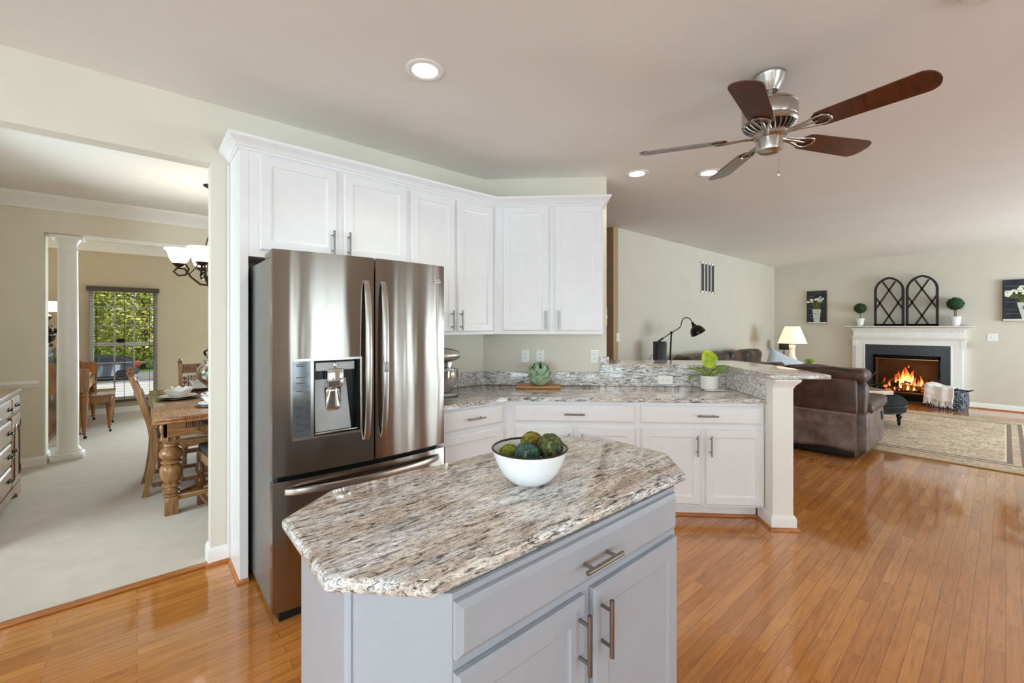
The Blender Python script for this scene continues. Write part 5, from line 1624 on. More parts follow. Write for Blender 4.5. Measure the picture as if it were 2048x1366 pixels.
def bulb_leg(t, x, y, s=1.0):
    g = G().box(x - 0.05 * s, x + 0.05 * s, y - 0.05 * s, y + 0.05 * s, 0.535, 0.706, 0.003)
    g.box(x - 0.042 * s, x + 0.042 * s, y - 0.042 * s, y + 0.042 * s, 0, 0.135, 0.003)
    pf = [(0.036, 0.133), (0.05, 0.14), (0.052, 0.15), (0.038, 0.158), (0.04, 0.165), (0.054, 0.172), (0.054, 0.182), (0.04, 0.19), (0.036, 0.205), (0.058, 0.215), (0.058, 0.225), (0.042, 0.235), (0.05, 0.25), (0.066, 0.28), (0.073, 0.31), (0.074, 0.335), (0.068, 0.36), (0.05, 0.37), (0.044, 0.378), (0.064, 0.388), (0.064, 0.398), (0.046, 0.408), (0.058, 0.42), (0.074, 0.44), (0.076, 0.46), (0.066, 0.482), (0.05, 0.495), (0.038, 0.505), (0.05, 0.515), (0.05, 0.528), (0.042, 0.537)]
    g.lathe([(r * s, z) for r, z in pf], 36, (x, y, 0), flute=10, fl_amp=0.09, fl_rng=(0.245, 0.362))
    lg = g.build('leg', 'oak', t, smooth=45)
    sp = G()
    for (dx, dy2) in ((-0.022, -0.053), (0.022, -0.053), (-0.053, -0.022), (-0.053, 0.022)):
        sp.lathe([(0.004, 0), (0.010, 0.012), (0.006, 0.024), (0.011, 0.034), (0.006, 0.042), (0.010, 0.055), (0.017, 0.085), (0.019, 0.10), (0.012, 0.115), (0.008, 0.12), (0.016, 0.128), (0.016, 0.135), (0.004, 0.145)], 14, (x + dx * s, y + dy2 * s, 0.555))
    sp.build('split_spindle', 'oak', lg)
for x in (-TX + 0.10, TX - 0.10):
    for y in (-TY + 0.17, TY - 0.17):
        bulb_leg(t, x, y)
g = G()
for y in (-TY + 0.17, TY - 0.17):
    g.box(-TX + 0.13, TX - 0.13, y - 0.025, y + 0.025, 0.10, 0.14, 0.005)
g.box(0.045, 0.095, -TY + 0.18, TY - 0.18, 0.105, 0.145, 0.005)
for s in (-1, 1):
    g.tube([(s * (TX - 0.12), -TY + 0.19, 0.125), (0.07 + s * 0.03, -TY + 0.46, 0.125)], 0.022, 4)
g.build('stretcher', 'oak_x', t)

q = NT('striped_tapestry')
v = q.coord((1, 1, 1))
wv = q.n('ShaderNodeTexWave'); wv.bands_direction = 'X'; wv.inputs['Scale'].default_value = 11; wv.inputs['Distortion'].default_value = 0.3; q.l(v, wv.inputs['Vector'])
n1 = q.noise(v, 60, 3, 0.7)
c = q.ramp(wv.outputs[1], [(0.1, lin((40, 34, 44))), (0.3, lin((150, 60, 48))), (0.45, lin((206, 190, 160))), (0.62, lin((92, 104, 96))), (0.75, lin((222, 208, 182))), (0.95, lin((60, 50, 56)))])
c = q.mix(q.ramp(n1, [(0.4, (0.4,) * 3), (0.6, (0, 0, 0))]), c, lin((196, 176, 148)))
q.set(color=c, rough=0.95); q.bump(n1, 0.3, 0.003)
M['tapestry'] = q.m
q = NT('dark_seat_cloth'); q.set(color=lin((54, 47, 50)), rough=0.9); M['plum'] = q.m
# dining chair, local: seat faces +y (towards the table), back at -y
def dining_chair(lab, loc, rz, seat='tapestry', wmat='oak'):
    t = thing('dining_chair', lab, 'chair', loc, rz, 'carved oak dining chairs')
    w = 0.21
    for s in (-1, 1):
        rr = []
        for z, y, d in ((0, -0.045, 0.022), (0.12, -0.02, 0.022), (0.30, 0.008, 0.026), (0.45, 0.015, 0.028), (0.60, -0.012, 0.025), (0.80, -0.07, 0.021), (1.0, -0.132, 0.018)):
            rr.append([(s * w - 0.018, y - d, z), (s * w + 0.018, y - d, z), (s * w + 0.018, y + d, z), (s * w - 0.018, y + d, z)])
        lg = G().rings(rr).build('leg', wmat, t, smooth=30)
        G().box(s * w - 0.022, s * w + 0.022, -0.155, -0.112, 1.0, 1.02, 0.006).tube([(s * w, -0.155, 1.02), (s * w, -0.14, 1.035), (s * w, -0.12, 1.03), (s * w, -0.118, 1.015)], 0.014, 8).build('scroll_top', 'oak_dark', lg)
        g = G().box(s * w - 0.022, s * w + 0.022, 0.39, 0.434, 0.34, 0.43, 0.003).box(s * w - 0.02, s * w + 0.02, 0.392, 0.432, 0, 0.10, 0.003)
        g.lathe([(0.018, 0.098), (0.026, 0.108), (0.018, 0.118), (0.02, 0.13), (0.032, 0.165), (0.036, 0.19), (0.03, 0.215), (0.02, 0.222), (0.028, 0.232), (0.02, 0.242), (0.03, 0.262), (0.034, 0.285), (0.026, 0.31), (0.018, 0.325), (0.022, 0.342)], 24, (s * w, 0.412, 0), flute=8, fl_amp=0.12, fl_rng=(0.13, 0.215))
        g.build('leg', wmat, t, smooth=45)
    g = G().box(-w, w, 0.40, 0.425, 0.365, 0.43).box(-w, w, -0.01, 0.015, 0.365, 0.43)
    for s in (-1, 1):
        g.box(s * w - 0.012, s * w + 0.012, 0.0, 0.41, 0.365, 0.43)
    g.build('seat_rail', 'oak_x', t, smooth=0)
    soft(-w - 0.012, w + 0.012, -0.0, 0.44, 0.425, 0.485, 0.025, 0.004, 5).build('seat_cushion', seat, t, smooth=60)
    g = G()
    for s in (-1, 1):
        g.box(s * w - 0.014, s * w + 0.014, 0.0, 0.40, 0.07, 0.10)
    g.box(-w, w, 0.19, 0.215, 0.072, 0.098)
    g.box(-w, w, -0.02, 0.005, 0.20, 0.225)
    g.build('stretcher', 'oak_dark', t, smooth=0)
    mm = T(0, -0.118, 0.94) @ RX(D2(16))
    g = G().box(-w, w, -0.013, 0.013, -0.055, 0.045, 0.004, m=mm)
    for s in (-1, 1):
        pts = [(s * (0.03 + 0.05 * u + 0.03 * math.sin(u * 6) * (1 - u)), 0.014, 0.03 * math.sin(u * 9) * (1 - 0.5 * u)) for u in [i / 16 for i in range(17)]]
        g.tube(pts, 0.007, 6, mm)
    g.ball((0, 0.012, 0.01), 0.022, 2, (1, 0.5, 1), m=mm)
    g.build('crest_rail', 'oak_dark', t)
    mm2 = T(0, -0.045, 0.70) @ RX(D2(16))
    soft(-w + 0.05, w - 0.05, -0.02, 0.03, -0.14, 0.165, 0.015, 0.003, 9).build('back_panel', seat, t, smooth=60).matrix_local = mm2
    g = G()
    for s in (-1, 1):
        for i in range(7):
            g.ball((s * (w - 0.035), 0.0, -0.13 + i * 0.045), 0.019, 2, (0.8, 0.8, 1.15), m=mm2)
    g.box(-w, w, -0.012, 0.012, -0.185, -0.145, m=mm2)
    g.build('back_spindle', 'oak_dark', t)
    return t
dining_chair('oak dining chair with striped seat pulled up to the long table edge', (0.095, 4.87, CZ), D2(-90))
dining_chair('oak dining chair at the far table end, its carved crest beside the glass jar', (0.57, 5.86, CZ), D2(180))
dining_chair('dining chair with dark seat at the near table end, cut off by the wall end', (0.63, 3.80, CZ), D2(6), 'plum', 'oak_dark')

TZ = CZ + 0.752
M['pewter'] = simple('pewter_charger', (126, 122, 118), 0.3, 0.8)
def place_setting(lab, x, y, rz, s=1.0):
    for nm, l2, cat in (('charger_plate', 'pewter charger plate ', 'plate'), ('dinner_plate', 'white dinner plate ', 'plate'), ('square_bowl', 'white square bowl ', 'bowl')):
        g = G()
        if nm == 'charger_plate':
            g.lathe([(0.09, 0), (0.12, 0.003), (0.165 * s, 0.014), (0.165 * s, 0.017), (0.12, 0.007), (0, 0.006)], 40)
            o = g.build(nm, 'pewter'); z = 0.0
        elif nm == 'dinner_plate':
            g.lathe([(0.075, 0), (0.09, 0.002), (0.138 * s, 0.018), (0.136 * s, 0.021), (0.09, 0.007), (0, 0.006)], 40)
            o = g.build(nm, 'porcelain'); z = 0.0072
        else:
            rr = []
            for w2, z2 in ((0.04, 0), (0.05, 0.004), (0.075, 0.035), (0.092, 0.055), (0.089, 0.056), (0.07, 0.034), (0.04, 0.008)):
                rr.append([(w2 * math.copysign(abs(math.cos(a)) ** 0.5, math.cos(a)), w2 * math.copysign(abs(math.sin(a)) ** 0.5, math.sin(a)), z2 + (0.012 if z2 > 0.05 else 0) * math.cos(2 * a) ** 2) for a in [2 * PI * k / 32 for k in range(32)]])
            o = g.rings(rr).build(nm, 'porcelain'); z = 0.0142
        o.location = (x, y, TZ + z)
        o.rotation_euler = (0, 0, rz)
        tag(o, l2 + lab, cat, {'charger_plate': 'charger plates', 'dinner_plate': 'dinner plates', 'square_bowl': 'square bowls'}[nm] + ' on the dining table')
    g = G()
    def nap(u, v):
        a = (v - 0.5) * 1.5
        return ((0.02 + 0.13 * u) * math.sin(a), -0.02 + (0.12 * u) * math.cos(a) * 0.6, 0.02 + 0.055 * u + 0.010 * math.sin(v * 22) * u)
    g.grid(nap, 10, 24)
    o = g.build('napkin', 'linen_white', solid=0.002, smooth=70)
    o.location = (x, y, TZ + 0.022)
    o.rotation_euler = (0, 0, rz)
    tag(o, 'folded white napkin ' + lab, 'napkin', 'napkins on the dining table')
place_setting('in front of the chair that faces the long table edge', 0.285, 4.95, D2(-40), 1.0)
place_setting('at the far table end below the glass jar', 0.50, 5.50, D2(180), 0.9)
place_setting('at the near table end, cut off by the wall end', 0.50, 4.33, D2(20), 0.9)
t = thing('apothecary_jar', 'tall glass apothecary jar of decorative eggs on the dining table', 'jar', (0.54, 5.13, TZ))
M['clear_glass'] = glass('jar_glass', (0.96, 0.97, 0.97), 0.35)
G().lathe([(0.07, 0), (0.07, 0.006), (0.02, 0.02), (0.015, 0.05), (0.03, 0.075), (0.085, 0.12), (0.112, 0.18), (0.108, 0.235), (0.075, 0.285), (0.05, 0.30), (0.054, 0.31)], 40, cap=False).build('bowl', 'clear_glass', t, smooth=60)
G().lathe([(0.058, 0.312), (0.06, 0.316), (0.025, 0.33), (0.022, 0.35), (0.045, 0.37), (0.055, 0.395), (0.052, 0.41), (0.03, 0.425), (0.012, 0.44), (0.016, 0.455), (0.010, 0.47), (0, 0.472)], 32, cap=False).build('lid', 'clear_glass', t, smooth=60)
EGG = {'aqua_eggshell': (138, 178, 178), 'cream_eggshell': (226, 214, 194), 'rose_eggshell': (206, 170, 150), 'moss_eggshell': (172, 160, 124)}
for kx, c in EGG.items():
    M[kx] = simple(kx, c, 0.6, var=0.15, nscale=60)
eggs = []
for ring, (r, z, a0, ms) in enumerate(((0.042, 0.138, 200, ('cream_eggshell', 'moss_eggshell', 'rose_eggshell')), (0.062, 0.192, 260, ('aqua_eggshell', 'cream_eggshell', 'moss_eggshell')), (0.044, 0.246, 200, ('rose_eggshell', 'aqua_eggshell', 'cream_eggshell')))):
    for k in range(3):
        eggs.append((r * math.cos(D2(a0 + 120 * k)), r * math.sin(D2(a0 + 120 * k)), z, ms[k]))
for i, (x, y, z, m_) in enumerate(eggs):
    o = G().ball((0, 0, 0), 0.03, 3, (1, 1, 1.25)).build('decorative_egg', m_)
    o.location = (0.54 + x, 5.13 + y, TZ + z)
    o.rotation_euler = (i * 1.3, i * 2.1, i)
    pos = ['in the bottom layer, on the buffet side', 'in the bottom layer, towards the wall end', 'in the bottom layer, at the back', 'half way up the jar, facing the kitchen', 'half way up the jar, behind the wall end', 'half way up the jar, on the window side', 'in the top layer, on the buffet side', 'in the top layer, towards the wall end', 'in the top layer, at the back'][i]
    tag(o, m_.split('_')[0] + ' coloured decorative egg ' + pos, 'decorative egg', 'eggs in the glass jar')

# chandelier over the table
t = thing('chandelier', 'bronze chandelier with white bell glass shades over the dining table', 'chandelier', (0.535, 4.93, CEIL))
G().lathe([(0, 0), (0.07, 0), (0.066, -0.012), (0.03, -0.03), (0.01, -0.04), (0, -0.04)], 28).build('canopy', 'bronze', t)
g = G()
for i in range(9):
    z = -0.05 - i * 0.032
    g.tube([(0.011 * math.cos(a) * (i % 2), 0.011 * math.cos(a) * ((i + 1) % 2), z + 0.019 * math.sin(a)) for a in [2 * PI * k / 12 for k in range(12)]], 0.003, 5, closed=True)
g.build('chain', 'bronze', t)
G().lathe([(0, -0.33), (0.012, -0.34), (0.030, -0.38), (0.034, -0.395), (0.012, -0.40), (0.010, -0.42), (0.010, -0.80), (0.03, -0.83), (0.042, -0.87), (0.03, -0.92), (0.045, -0.94), (0.02, -0.97), (0.008, -1.0), (0, -1.01)], 24).build('centre_column', 'bronze', t)
M['shade_glow'] = emitter('glowing_white_glass', (255, 238, 210), 1.7)
NA = 5
for k in range(NA):
    a = D2(-113 + 72 * k)
    m_ = RZ(a)
    g = G()
    P = [(0.02, 0, -0.94), (0.09, 0, -0.935), (0.16, 0, -0.87), (0.205, 0, -0.80), (0.26, 0, -0.795), (0.285, 0, -0.83), (0.25, 0, -0.865), (0.20, 0, -0.855), (0.175, 0, -0.80), (0.20, 0, -0.755), (0.245, 0, -0.765)]
    g.tube(P, 0.0075, 7, m_, 1.2)
    g.tube([(0.245, 0, -0.77), (0.245, 0, -0.80)], 0.006, 6, m_)
    P2 = [(0.015, 0, -0.43), (0.06, 0, -0.62), (0.12, 0, -0.78), (0.17, 0, -0.845)]
    g.tube(P2, 0.006, 6, m_, 1.0)
    g.lathe([(0.0, 0), (0.03, 0.008), (0.05, 0.03), (0.05, 0.036), (0, 0.036)], 20, m=m_ @ T(0.245, 0, -0.79))
    ar = g.build('arm', 'bronze', t)
    G().lathe([(0.035, 0.0), (0.062, 0.02), (0.077, 0.055), (0.082, 0.085), (0.092, 0.11), (0.115, 0.13), (0.112, 0.133), (0.088, 0.113), (0.078, 0.085), (0.058, 0.022)], 32, m=m_ @ T(0.245, 0, -0.755), cap=False).build('glass_shade', 'shade_glow', ar)
    l = bpy.data.lights.new('candle_bulb', 'POINT'); l.energy, l.color, l.shadow_soft_size = 0.8, (1, .86, .66), 0.04
    lo = bpy.data.objects.new('candle_bulb', l); lo.location = m_ @ Vector((0.245, 0, -0.60)); lo.parent = t; COL.objects.link(lo)

# buffet against the dining room west wall; front faces +x, local +x runs along world +y
t = thing('buffet', 'brown oak buffet with arched door and dark metal pulls on the dining room carpet', 'buffet', (-1.26, 4.80, CZ), PI / 2)
bw, bd, bh = 0.66, 0.50, 0.895
G().box(-bw, bw, -bd, 0, 0.10, 0.86, 0.003).build('body', 'buffet_oak', t, smooth=0)
G().box(-bw - 0.025, bw + 0.025, -bd - 0.025, 0, 0.862, 0.890, 0.01, seg=3).box(-bw - 0.012, bw + 0.012, -bd - 0.012, 0, 0.846, 0.864, 0.006).build('top', 'buffet_oak', t)
g = G()
pts = [(-bw - 0.018, 0), (-bw - 0.018, 0.12), (bw + 0.018, 0.12), (bw + 0.018, 0), (bw - 0.10, 0), (bw - 0.13, 0.035), (bw - 0.19, 0.055), (-bw + 0.19, 0.055), (-bw + 0.13, 0.035), (-bw + 0.10, 0)]
g.prism(pts, -0.0, 0.022, m=T(0, -bd + 0.004, 0) @ RX(PI / 2))
for s in (-1, 1):
    x0, x1 = sorted((s * (bw + 0.018), s * (bw - 0.004)))
    g.prism([(0, 0), (0.10, 0), (0.13, 0.04), (0.36, 0.04), (0.40, 0), (bd + 0.015, 0), (bd + 0.015, 0.12), (0, 0.12)], x0, x1, m=Matrix(((0, 0, 1, 0), (-1, 0, 0, 0), (0, 1, 0, 0), (0, 0, 0, 1))))
g.build('bracket_base', 'buffet_oak', t, smooth=0)
def batwing(x, z):
    g = G()
    y = -bd - 0.022
    for s in (-1, 0, 1):
        g.box(x + s * 0.030 - 0.011, x + s * 0.030 + 0.011, y - 0.004, y + 0.002, z - 0.011, z + 0.011, 0.002, m=T(x + s * .03, 0, z) @ RY(D2(45)) @ T(-x - s * .03, 0, -z))
    g.tube([(x - 0.03, y - 0.004, z), (x - 0.028, y - 0.02, z - 0.004), (x + 0.028, y - 0.02, z - 0.004), (x + 0.03, y - 0.004, z)], 0.0045, 6)
    return g
for x0, x1, arch in ((0.34, 0.645, True), (-0.645, -0.34, True)):
    d = drawer_panel(x0, x1, 0.70, 0.835, -bd - 0.02).build('drawer', 'buffet_oak', t, smooth=20)
    batwing((x0 + x1) / 2, 0.768).build('handle', 'iron', d)
    d = G()
    d.box(x0, x1, -bd - 0.02, -bd, 0.13, 0.685, 0.003)
    dr_ = d.build('door', 'buffet_oak', t, smooth=0)
    xm, rw = (x0 + x1) / 2, (x1 - x0) / 2 - 0.055
    P = [(xm - rw, 0.185), (xm - rw, 0.50)] + [(xm - rw * math.cos(PI * i / 14), 0.50 + rw * 1.15 * math.sin(PI * i / 14)) for i in range(1, 14)] + [(xm + rw, 0.50), (xm + rw, 0.185)]
    G().tube([(x, -bd - 0.0205, z) for x, z in P] , 0.0075, 6, closed=True).build('arched_bead', 'oak_dark', dr_)
    batwing(x0 + 0.035 if x0 > 0 else x1 - 0.035, 0.42).build('handle', 'iron', dr_)
    g = G()
    for z in (0.22, 0.60):
        g.box((x1 if x0 > 0 else x0) - 0.006, (x1 if x0 > 0 else x0) + 0.010, -bd - 0.024, -bd - 0.010, z - 0.03, z + 0.03)
    g.build('hinge', 'iron', dr_, smooth=0)
for i, (z0, z1) in enumerate(((0.13, 0.305), (0.315, 0.49), (0.50, 0.67), (0.70, 0.835))):
    d = drawer_panel(-0.325, 0.325, z0, z1, -bd - 0.02).build('drawer', 'buffet_oak', t, smooth=20)
    for x in (-0.22, 0.22):
        batwing(x, (z0 + z1) / 2).build('handle', 'iron', d)

# ---------------------------------------------------------------- living room beyond the column
t = thing('piano', 'oak spinet piano with turned front legs behind the round column', 'piano', (-1.02, 8.25, CZ))
G().box(-0.25, 0.20, -0.70, 0.72, 0.06, 1.12, 0.01).box(-0.25, 0.22, -0.72, 0.74, 0, 0.07, 0.006).build('case', 'piano_oak', t)
G().box(-0.27, 0.20, -0.73, 0.75, 1.12, 1.145, 0.006).build('lid', 'piano_oak', t)
G().box(0.20, 0.30, -0.66, 0.68, 0.92, 0.94).box(0.19, 0.21, -0.62, 0.64, 0.93, 1.11, 0.004).build('music_desk', 'black_gloss', t)
G().box(0.20, 0.55, -0.70, 0.72, 0.58, 0.69, 0.008).build('keybed', 'piano_oak', t)
for y0 in (-0.725, 0.70):
    G().prism([(0.20, 0.58), (0.56, 0.58), (0.57, 0.66), (0.57, 0.86), (0.52, 0.875), (0.44, 0.87), (0.36, 0.90), (0.28, 0.94), (0.20, 0.96)], 0, 0.045, m=T(0, y0 + 0.045, 0) @ RX(PI / 2)).build('cheek', 'piano_oak', t, smooth=30)
g = G()
for i in range(50):
    y = -0.67 + i * 0.0268
    g.box(0.36, 0.51, y, y + 0.0255, 0.69, 0.722)
g.build('white_keys', 'porcelain', t, smooth=0)
g = G()
for i in range(50):
    if i % 7 in (0, 1, 3, 4, 5):
        y = -0.67 + (i + 1) * 0.0268
        g.box(0.36, 0.45, y - 0.006, y + 0.006, 0.72, 0.734)
g.build('black_keys', 'black_gloss', t, smooth=0)
G().box(0.25, 0.36, -0.68, 0.70, 0.69, 0.86, 0.004, m=None).build('fallboard', 'piano_oak', t)
LEGP = [(0.016, 0.05), (0.02, 0.055), (0.02, 0.075), (0.014, 0.085), (0.022, 0.10), (0.024, 0.115), (0.018, 0.125), (0.024, 0.14), (0.036, 0.40), (0.042, 0.50), (0.030, 0.515), (0.044, 0.53), (0.044, 0.545), (0.034, 0.555), (0.036, 0.58)]
def turned_leg(t, x, y, h, mat, s=1.0):
    k = h / 0.58
    lg = G().lathe([(r * s, 0.05 + (z - 0.05) * (h - 0.05) / 0.53) for r, z in LEGP], 20, (x, y, 0)).build('leg', mat, t)
    G().lathe([(0.018 * s, -0.007), (0.018 * s, 0.007)], 14, m=T(x + 0.008, y, 0.018 * s) @ RX(PI / 2)).tube([(x, y, 0.055), (x + 0.008, y, 0.02)], 0.006, 6).build('caster', 'bronze', lg)
for y in (-0.71, 0.73):
    turned_leg(t, 0.525, y, 0.585, 'piano_oak')
t = thing('piano_bench', 'oak piano bench with turned legs in front of the piano', 'bench', (-0.42, 8.20, CZ))
M['seat_oak'] = wood('bench_seat_oak', (104, 62, 34), (142, 92, 56), (168, 118, 80), 4, 'y', 0.18, 0.4)
G().box(-0.19, 0.19, -0.40, 0.40, 0.475, 0.498, 0.008).build('seat', 'seat_oak', t)
G().box(-0.165, 0.165, -0.37, 0.37, 0.39, 0.476).build('box', 'piano_oak', t, smooth=0)
for sx in (-1, 1):
    for sy in (-1, 1):
        turned_leg(t, sx * 0.145, sy * 0.35, 0.395, 'piano_oak', 0.85)
# on the piano
t = thing('accent_lamp', 'small lamp with bright white shade on the piano, seen beside the column', 'table lamp', (-0.90, 8.38, 1.153))
G().lathe([(0.06, 0), (0.05, 0.02), (0.012, 0.04), (0.012, 0.20), (0.02, 0.24), (0.012, 0.26), (0.016, 0.34), (0.05, 0.38), (0.052, 0.39), (0.015, 0.42), (0.008, 0.47), (0, 0.48)], 20).build('base', 'bronze', t)
M['shade_lit'] = emitter('bright_small_shade', (255, 244, 226), 1.6)
G().lathe([(0.13, 0.455), (0.115, 0.59), (0.112, 0.59), (0.127, 0.455)], 28, cap=False).build('lamp_shade', 'shade_lit', t)
l = bpy.data.lights.new('bulb', 'POINT'); l.energy, l.color, l.shadow_soft_size = 8, (1, .85, .65), 0.05
lo = bpy.data.objects.new('bulb', l); lo.location = (0, 0, 0.56); lo.parent = t; COL.objects.link(lo)
t = thing('urn_plant', 'bushy dark plant in a dark urn on the piano below the small lamp', 'plant', (-0.86, 8.05, 1.153))
G().lathe([(0.06, 0), (0.06, 0.012), (0.02, 0.03), (0.02, 0.05), (0.06, 0.08), (0.075, 0.13), (0.08, 0.14), (0.07, 0.14), (0, 0.12)], 24).build('urn', 'bronze', t)
rnd = random.Random(3)
g = G()
M['dark_leaf'] = simple('very_dark_leaf', (22, 32, 22), 0.5, var=0.4, nscale=20)
for i in range(120):
    d = Vector((rnd.gauss(0, 1), rnd.gauss(0, 1), abs(rnd.gauss(0.4, 0.8)))).normalized()
    p = Vector((0, 0, 0.15)) + d * rnd.uniform(0.03, 0.12)
    g.leaf(0.06, 0.03, T(*p) @ RZ(rnd.random() * 6.3) @ RX(rnd.uniform(-0.5, 1.2)), 0.6, 0.3, 3)
g.build('foliage', 'dark_leaf', t)
for i, (y, r, h, m_, lab) in enumerate(((7.72, 0.035, 0.10, 'porcelain', 'small cream candle holder on the piano, nearest the dining room'), (7.90, 0.05, 0.05, 'black', 'low dark dish on the piano below the urn plant'))):
    o = G().lathe([(r * 0.8, 0), (r, 0.01), (r, h), (r * 0.8, h), (r * 0.75, h * 0.6), (0, h * 0.6)], 20).build('candle_holder' if i == 0 else 'dish', m_)
    o.location = (-0.88, y, 1.153)
    tag(o, lab, 'candle holder' if i == 0 else 'dish')

# blind in the living room window
t = thing('window_blind', 'open dark slatted blind with brown headrail on the living room window', 'blind', (-0.155, LIV_Y - 0.03, 2.02))
M['blind_brown'] = simple('blind_brown', (74, 58, 48), 0.5)
M['slat'] = simple('dark_slat', (58, 48, 42), 0.5)
G().box(-0.44, 0.44, -0.045, 0.02, -0.055, 0.02, 0.003).build('headrail', 'blind_brown', t, smooth=0)
g = G()
ns = 40
for i in range(ns):
    z = -0.09 - i * (1.70 / ns)
    g.box(-0.425, 0.425, -0.013, 0.013, -0.0008, 0.0008, m=T(0, -0.01, z) @ RX(D2(-3)))
g.build('slats', 'slat', t, smooth=0)
g = G()
for x in (-0.33, 0.0, 0.31, 0.37):
    g.tube([(x, -0.036, -0.05), (x, -0.036, -1.80 if x != 0.37 else -1.2)], 0.003 if x != 0.37 else 0.005, 6)
    g.tube([(x, 0.016, -0.05), (x, 0.016, -1.80)], 0.002, 5)
g.build('ladder_cord', 'black', t)
G().box(-0.425, 0.425, -0.036, 0.016, -1.83, -1.795, 0.003).build('bottom_rail', 'blind_brown', t, smooth=0)

# ---------------------------------------------------------------- outside the living room window
GZ = -2.12
q = NT('lawn_grass'); n1 = q.noise(q.coord(), 1.2, 5, 0.7); q.set(color=q.ramp(n1, [(0.35, lin((70, 104, 44))), (0.65, lin((118, 150, 70)))]), rough=0.95); M['lawn'] = q.m
M['asphalt'] = simple('street_asphalt', (132, 132, 134), 0.9, var=0.08, nscale=3)
M['concrete'] = simple('driveway_concrete', (186, 184, 178), 0.9, var=0.05, nscale=2)
struct('ground_lawn', G().box(-40, 40, 9.7, 90, GZ - 0.2, GZ), 'lawn')
struct('ground_street', G().box(-40, 40, 35.6, 42.5, GZ, GZ + 0.02), 'asphalt')
struct('ground_driveway', G().box(-6, 4, 24, 35.6, GZ, GZ + 0.03), 'concrete')
struct('ground_porch', G().box(-3, 6, 9.7, 12.0, GZ, -0.12), 'concrete')
# parked car, seen from its side
M['car_paint'] = simple('dark_grey_car_paint', (52, 58, 66), 0.2, 0.5, var=0.02, coat=0.6)
M['car_glass'] = simple('dark_car_glass', (22, 26, 30), 0.05)
M['tail_red'] = simple('red_tail_lamp', (190, 24, 28), 0.2)
M['tyre'] = simple('tyre_rubber', (24, 24, 25), 0.8)
def car(lab, loc, rz, paint, s=1.0):
    t = thing('car', lab, 'car', loc, rz)
    prof = [(-2.25, 0.35), (-2.3, 0.62), (-2.2, 0.86), (-1.15, 1.0), (-0.55, 1.50), (0.2, 1.62), (1.3, 1.58), (1.75, 1.45), (2.1, 1.02), (2.22, 0.95), (2.26, 0.6), (2.18, 0.38), (1.75, 0.30), (-1.8, 0.28)]
    g = G()
    rr = []
    for y, k in ((-0.86, 0.965), (-0.92, 1.0), (0.92, 1.0), (0.86, 0.965)):
        rr.append([(x * k, y * (1 - 0.16 * max(0, (z - 0.95) / 0.65)), 0.28 + (z - 0.28) * (0.985 if k < 1 else 1)) for x, z in prof])
    g.rings(rr).build('body', paint, t, smooth=30)
    for sy in (-1, 1):
        gl = [[(x, sy * (0.93 * (1 - 0.16 * max(0, (z - 0.95) / 0.65))) + sy * dy2, z) for x, z in w] for dy2 in (0.0, 0.012) for w in ([(-0.95, 1.04), (-0.5, 1.44), (0.28, 1.52), (0.28, 1.04)],)]
        g = G().rings(gl)
        gl = [[(x, sy * (0.93 * (1 - 0.16 * max(0, (z - 0.95) / 0.65))) + sy * dy2, z) for x, z in w] for dy2 in (0.0, 0.012) for w in ([(0.36, 1.04), (0.36, 1.52), (1.25, 1.49), (1.75, 1.16), (1.6, 1.04)],)]
        g.rings(gl).build('side_window', 'car_glass', t, smooth=0)
    G().box(1.98, 2.235, -0.90, -0.55, 0.86, 1.12, 0.03).box(1.98, 2.235, 0.55, 0.90, 0.86, 1.12, 0.03).build('tail_lamp', 'tail_red', t)
    for x in (-1.42, 1.38):
        for sy in (-1, 1):
            mm = T(x, sy * 0.84, 0.34) @ RX(PI / 2)
            wh = G().lathe([(0.22, -0.11), (0.33, -0.11), (0.345, -0.08), (0.345, 0.08), (0.33, 0.11), (0.22, 0.11)], 32, m=mm).build('wheel', 'tyre', t)
            g = G()
            for k in range(10):
                a = 2 * PI * k / 10
                g.box(0.03, 0.225, -0.018, 0.018, -0.10, 0.105, m=mm @ RZ(a))
            g.lathe([(0.215, -0.105), (0.235, -0.112), (0.235, 0.112), (0.215, 0.105)], 32, m=mm, cap=False).lathe([(0, -0.10), (0.06, -0.10), (0.06, 0.10), (0, 0.10)], 16, m=mm)
            g.build('rim', 'nickel', wh)
    G().box(-2.0, 2.0, -0.80, 0.80, 0.2, 0.34).build('underbody', 'black', t, smooth=0)
    return t
car('dark grey parked car with silver wheel outside the living room window', (-2.12, 38.3, GZ + 0.02), 0, 'car_paint')
M['car_red'] = simple('red_car_paint', (176, 24, 34), 0.25, 0.2)
car('red car parked farther off, its corner showing at the sash rail', (4.1, 58.0, GZ + 0.02), D2(-8), 'car_red')
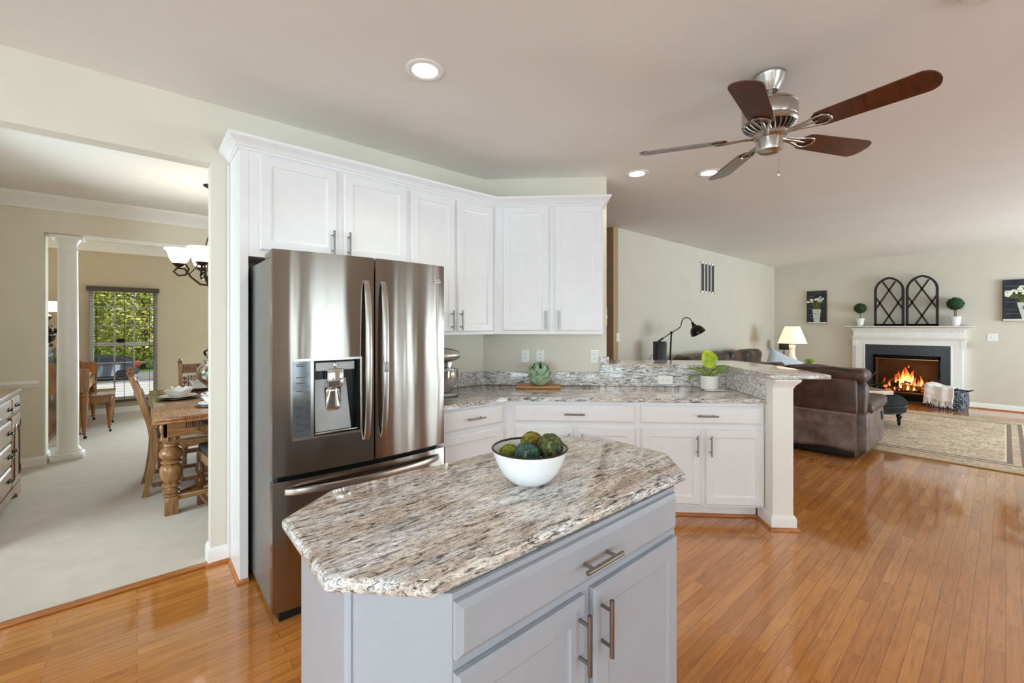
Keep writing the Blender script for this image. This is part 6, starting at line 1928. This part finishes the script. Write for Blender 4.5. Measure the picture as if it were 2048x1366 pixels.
# trees across the street
M['tree_bark'] = simple('tree_bark', (84, 72, 60), 0.9, var=0.2)
def leafmat(name, a, b, c):
    q = NT(name)
    q.set(color=q.ramp(q.noise(q.coord(), 0.9, 4, 0.8), [(0.35, lin(a)), (0.52, lin(b)), (0.68, lin(c))]), rough=0.8)
    return q.m
M['crown_gold'] = leafmat('gold_green_leaves', (120, 136, 46), (186, 188, 80), (226, 220, 126))
M['crown_green'] = leafmat('fresh_green_leaves', (88, 124, 48), (148, 174, 76), (200, 206, 112))
M['crown_rust'] = leafmat('rusty_green_leaves', (146, 124, 64), (196, 174, 94), (224, 204, 138))
def tree(lab, x, y, h, r, mat, seed):
    t = thing('tree', lab, 'tree', (x, y, GZ))
    rnd = random.Random(seed)
    g = G().tube([(0, 0, 0), (0.1, 0, h * 0.3), (0, 0.1, h * 0.75)], [0.25, 0.2, 0.06], 8)
    for k in range(7):
        a = k * 2.4
        z = h * (0.22 + 0.06 * k)
        g.tube([(0, 0, z), (math.cos(a) * r * 0.4, math.sin(a) * r * 0.4, z + r * 0.2), (math.cos(a) * r * 0.8, math.sin(a) * r * 0.8, z + r * 0.5)], [0.09, 0.06, 0.02], 6)
    g.build('trunk', 'tree_bark', t)
    g = G()
    for i in range(7500):
        d = Vector((rnd.gauss(0, 1), rnd.gauss(0, 1), rnd.gauss(0, 1))).normalized() * rnd.uniform(0.55, 1.0) ** 0.6
        p = Vector((d.x * r, d.y * r, h * 0.48 + d.z * h * 0.47))
        a = Vector((rnd.gauss(0, 1), rnd.gauss(0, 1), rnd.gauss(0, 1))).normalized()
        b = a.orthogonal().normalized()
        s_ = rnd.uniform(0.10, 0.24)
        f = [p - a * s_, p - b * s_ * 0.6, p + a * s_, p + b * s_ * 0.6]
        g.bm.faces.new([g.bm.verts.new(v) for v in f])
    g.build('crown', mat, t, smooth=0)
for i, (x, y, h, r, m_, lab) in enumerate([(-6.9, 45, 11, 3.6, 'crown_green', 'fresh green tree across the street, behind the hood of the grey car'), (0.4, 46.5, 12, 3.4, 'crown_gold', 'golden green tree across the street in the middle of the window'),
                                           (7.3, 48, 11, 3.3, 'crown_rust', 'rusty yellow tree across the street above the red car'), (-13.5, 50, 12, 4, 'crown_green', 'green tree across the street hidden by the column side of the wall'), (-3.0, 60, 14, 4.6, 'crown_gold', 'tall golden tree behind the other street trees'), (7.0, 68, 15, 4.8, 'crown_rust', 'rusty tree farthest along the street')]):
    tree(lab, x, y, h, r, m_, i + 1)
# small dark bird feeder ball on the sash rail
o = G().ball((0, 0, 0.035), 0.05, 3, (1.2, 0.8, 0.75)).build('ornament', 'bronze')
o.location = (-0.20, LIV_Y + 0.05, 1.14)
tag(o, 'dark round ornament on the middle sash rail of the living room window', 'ornament')
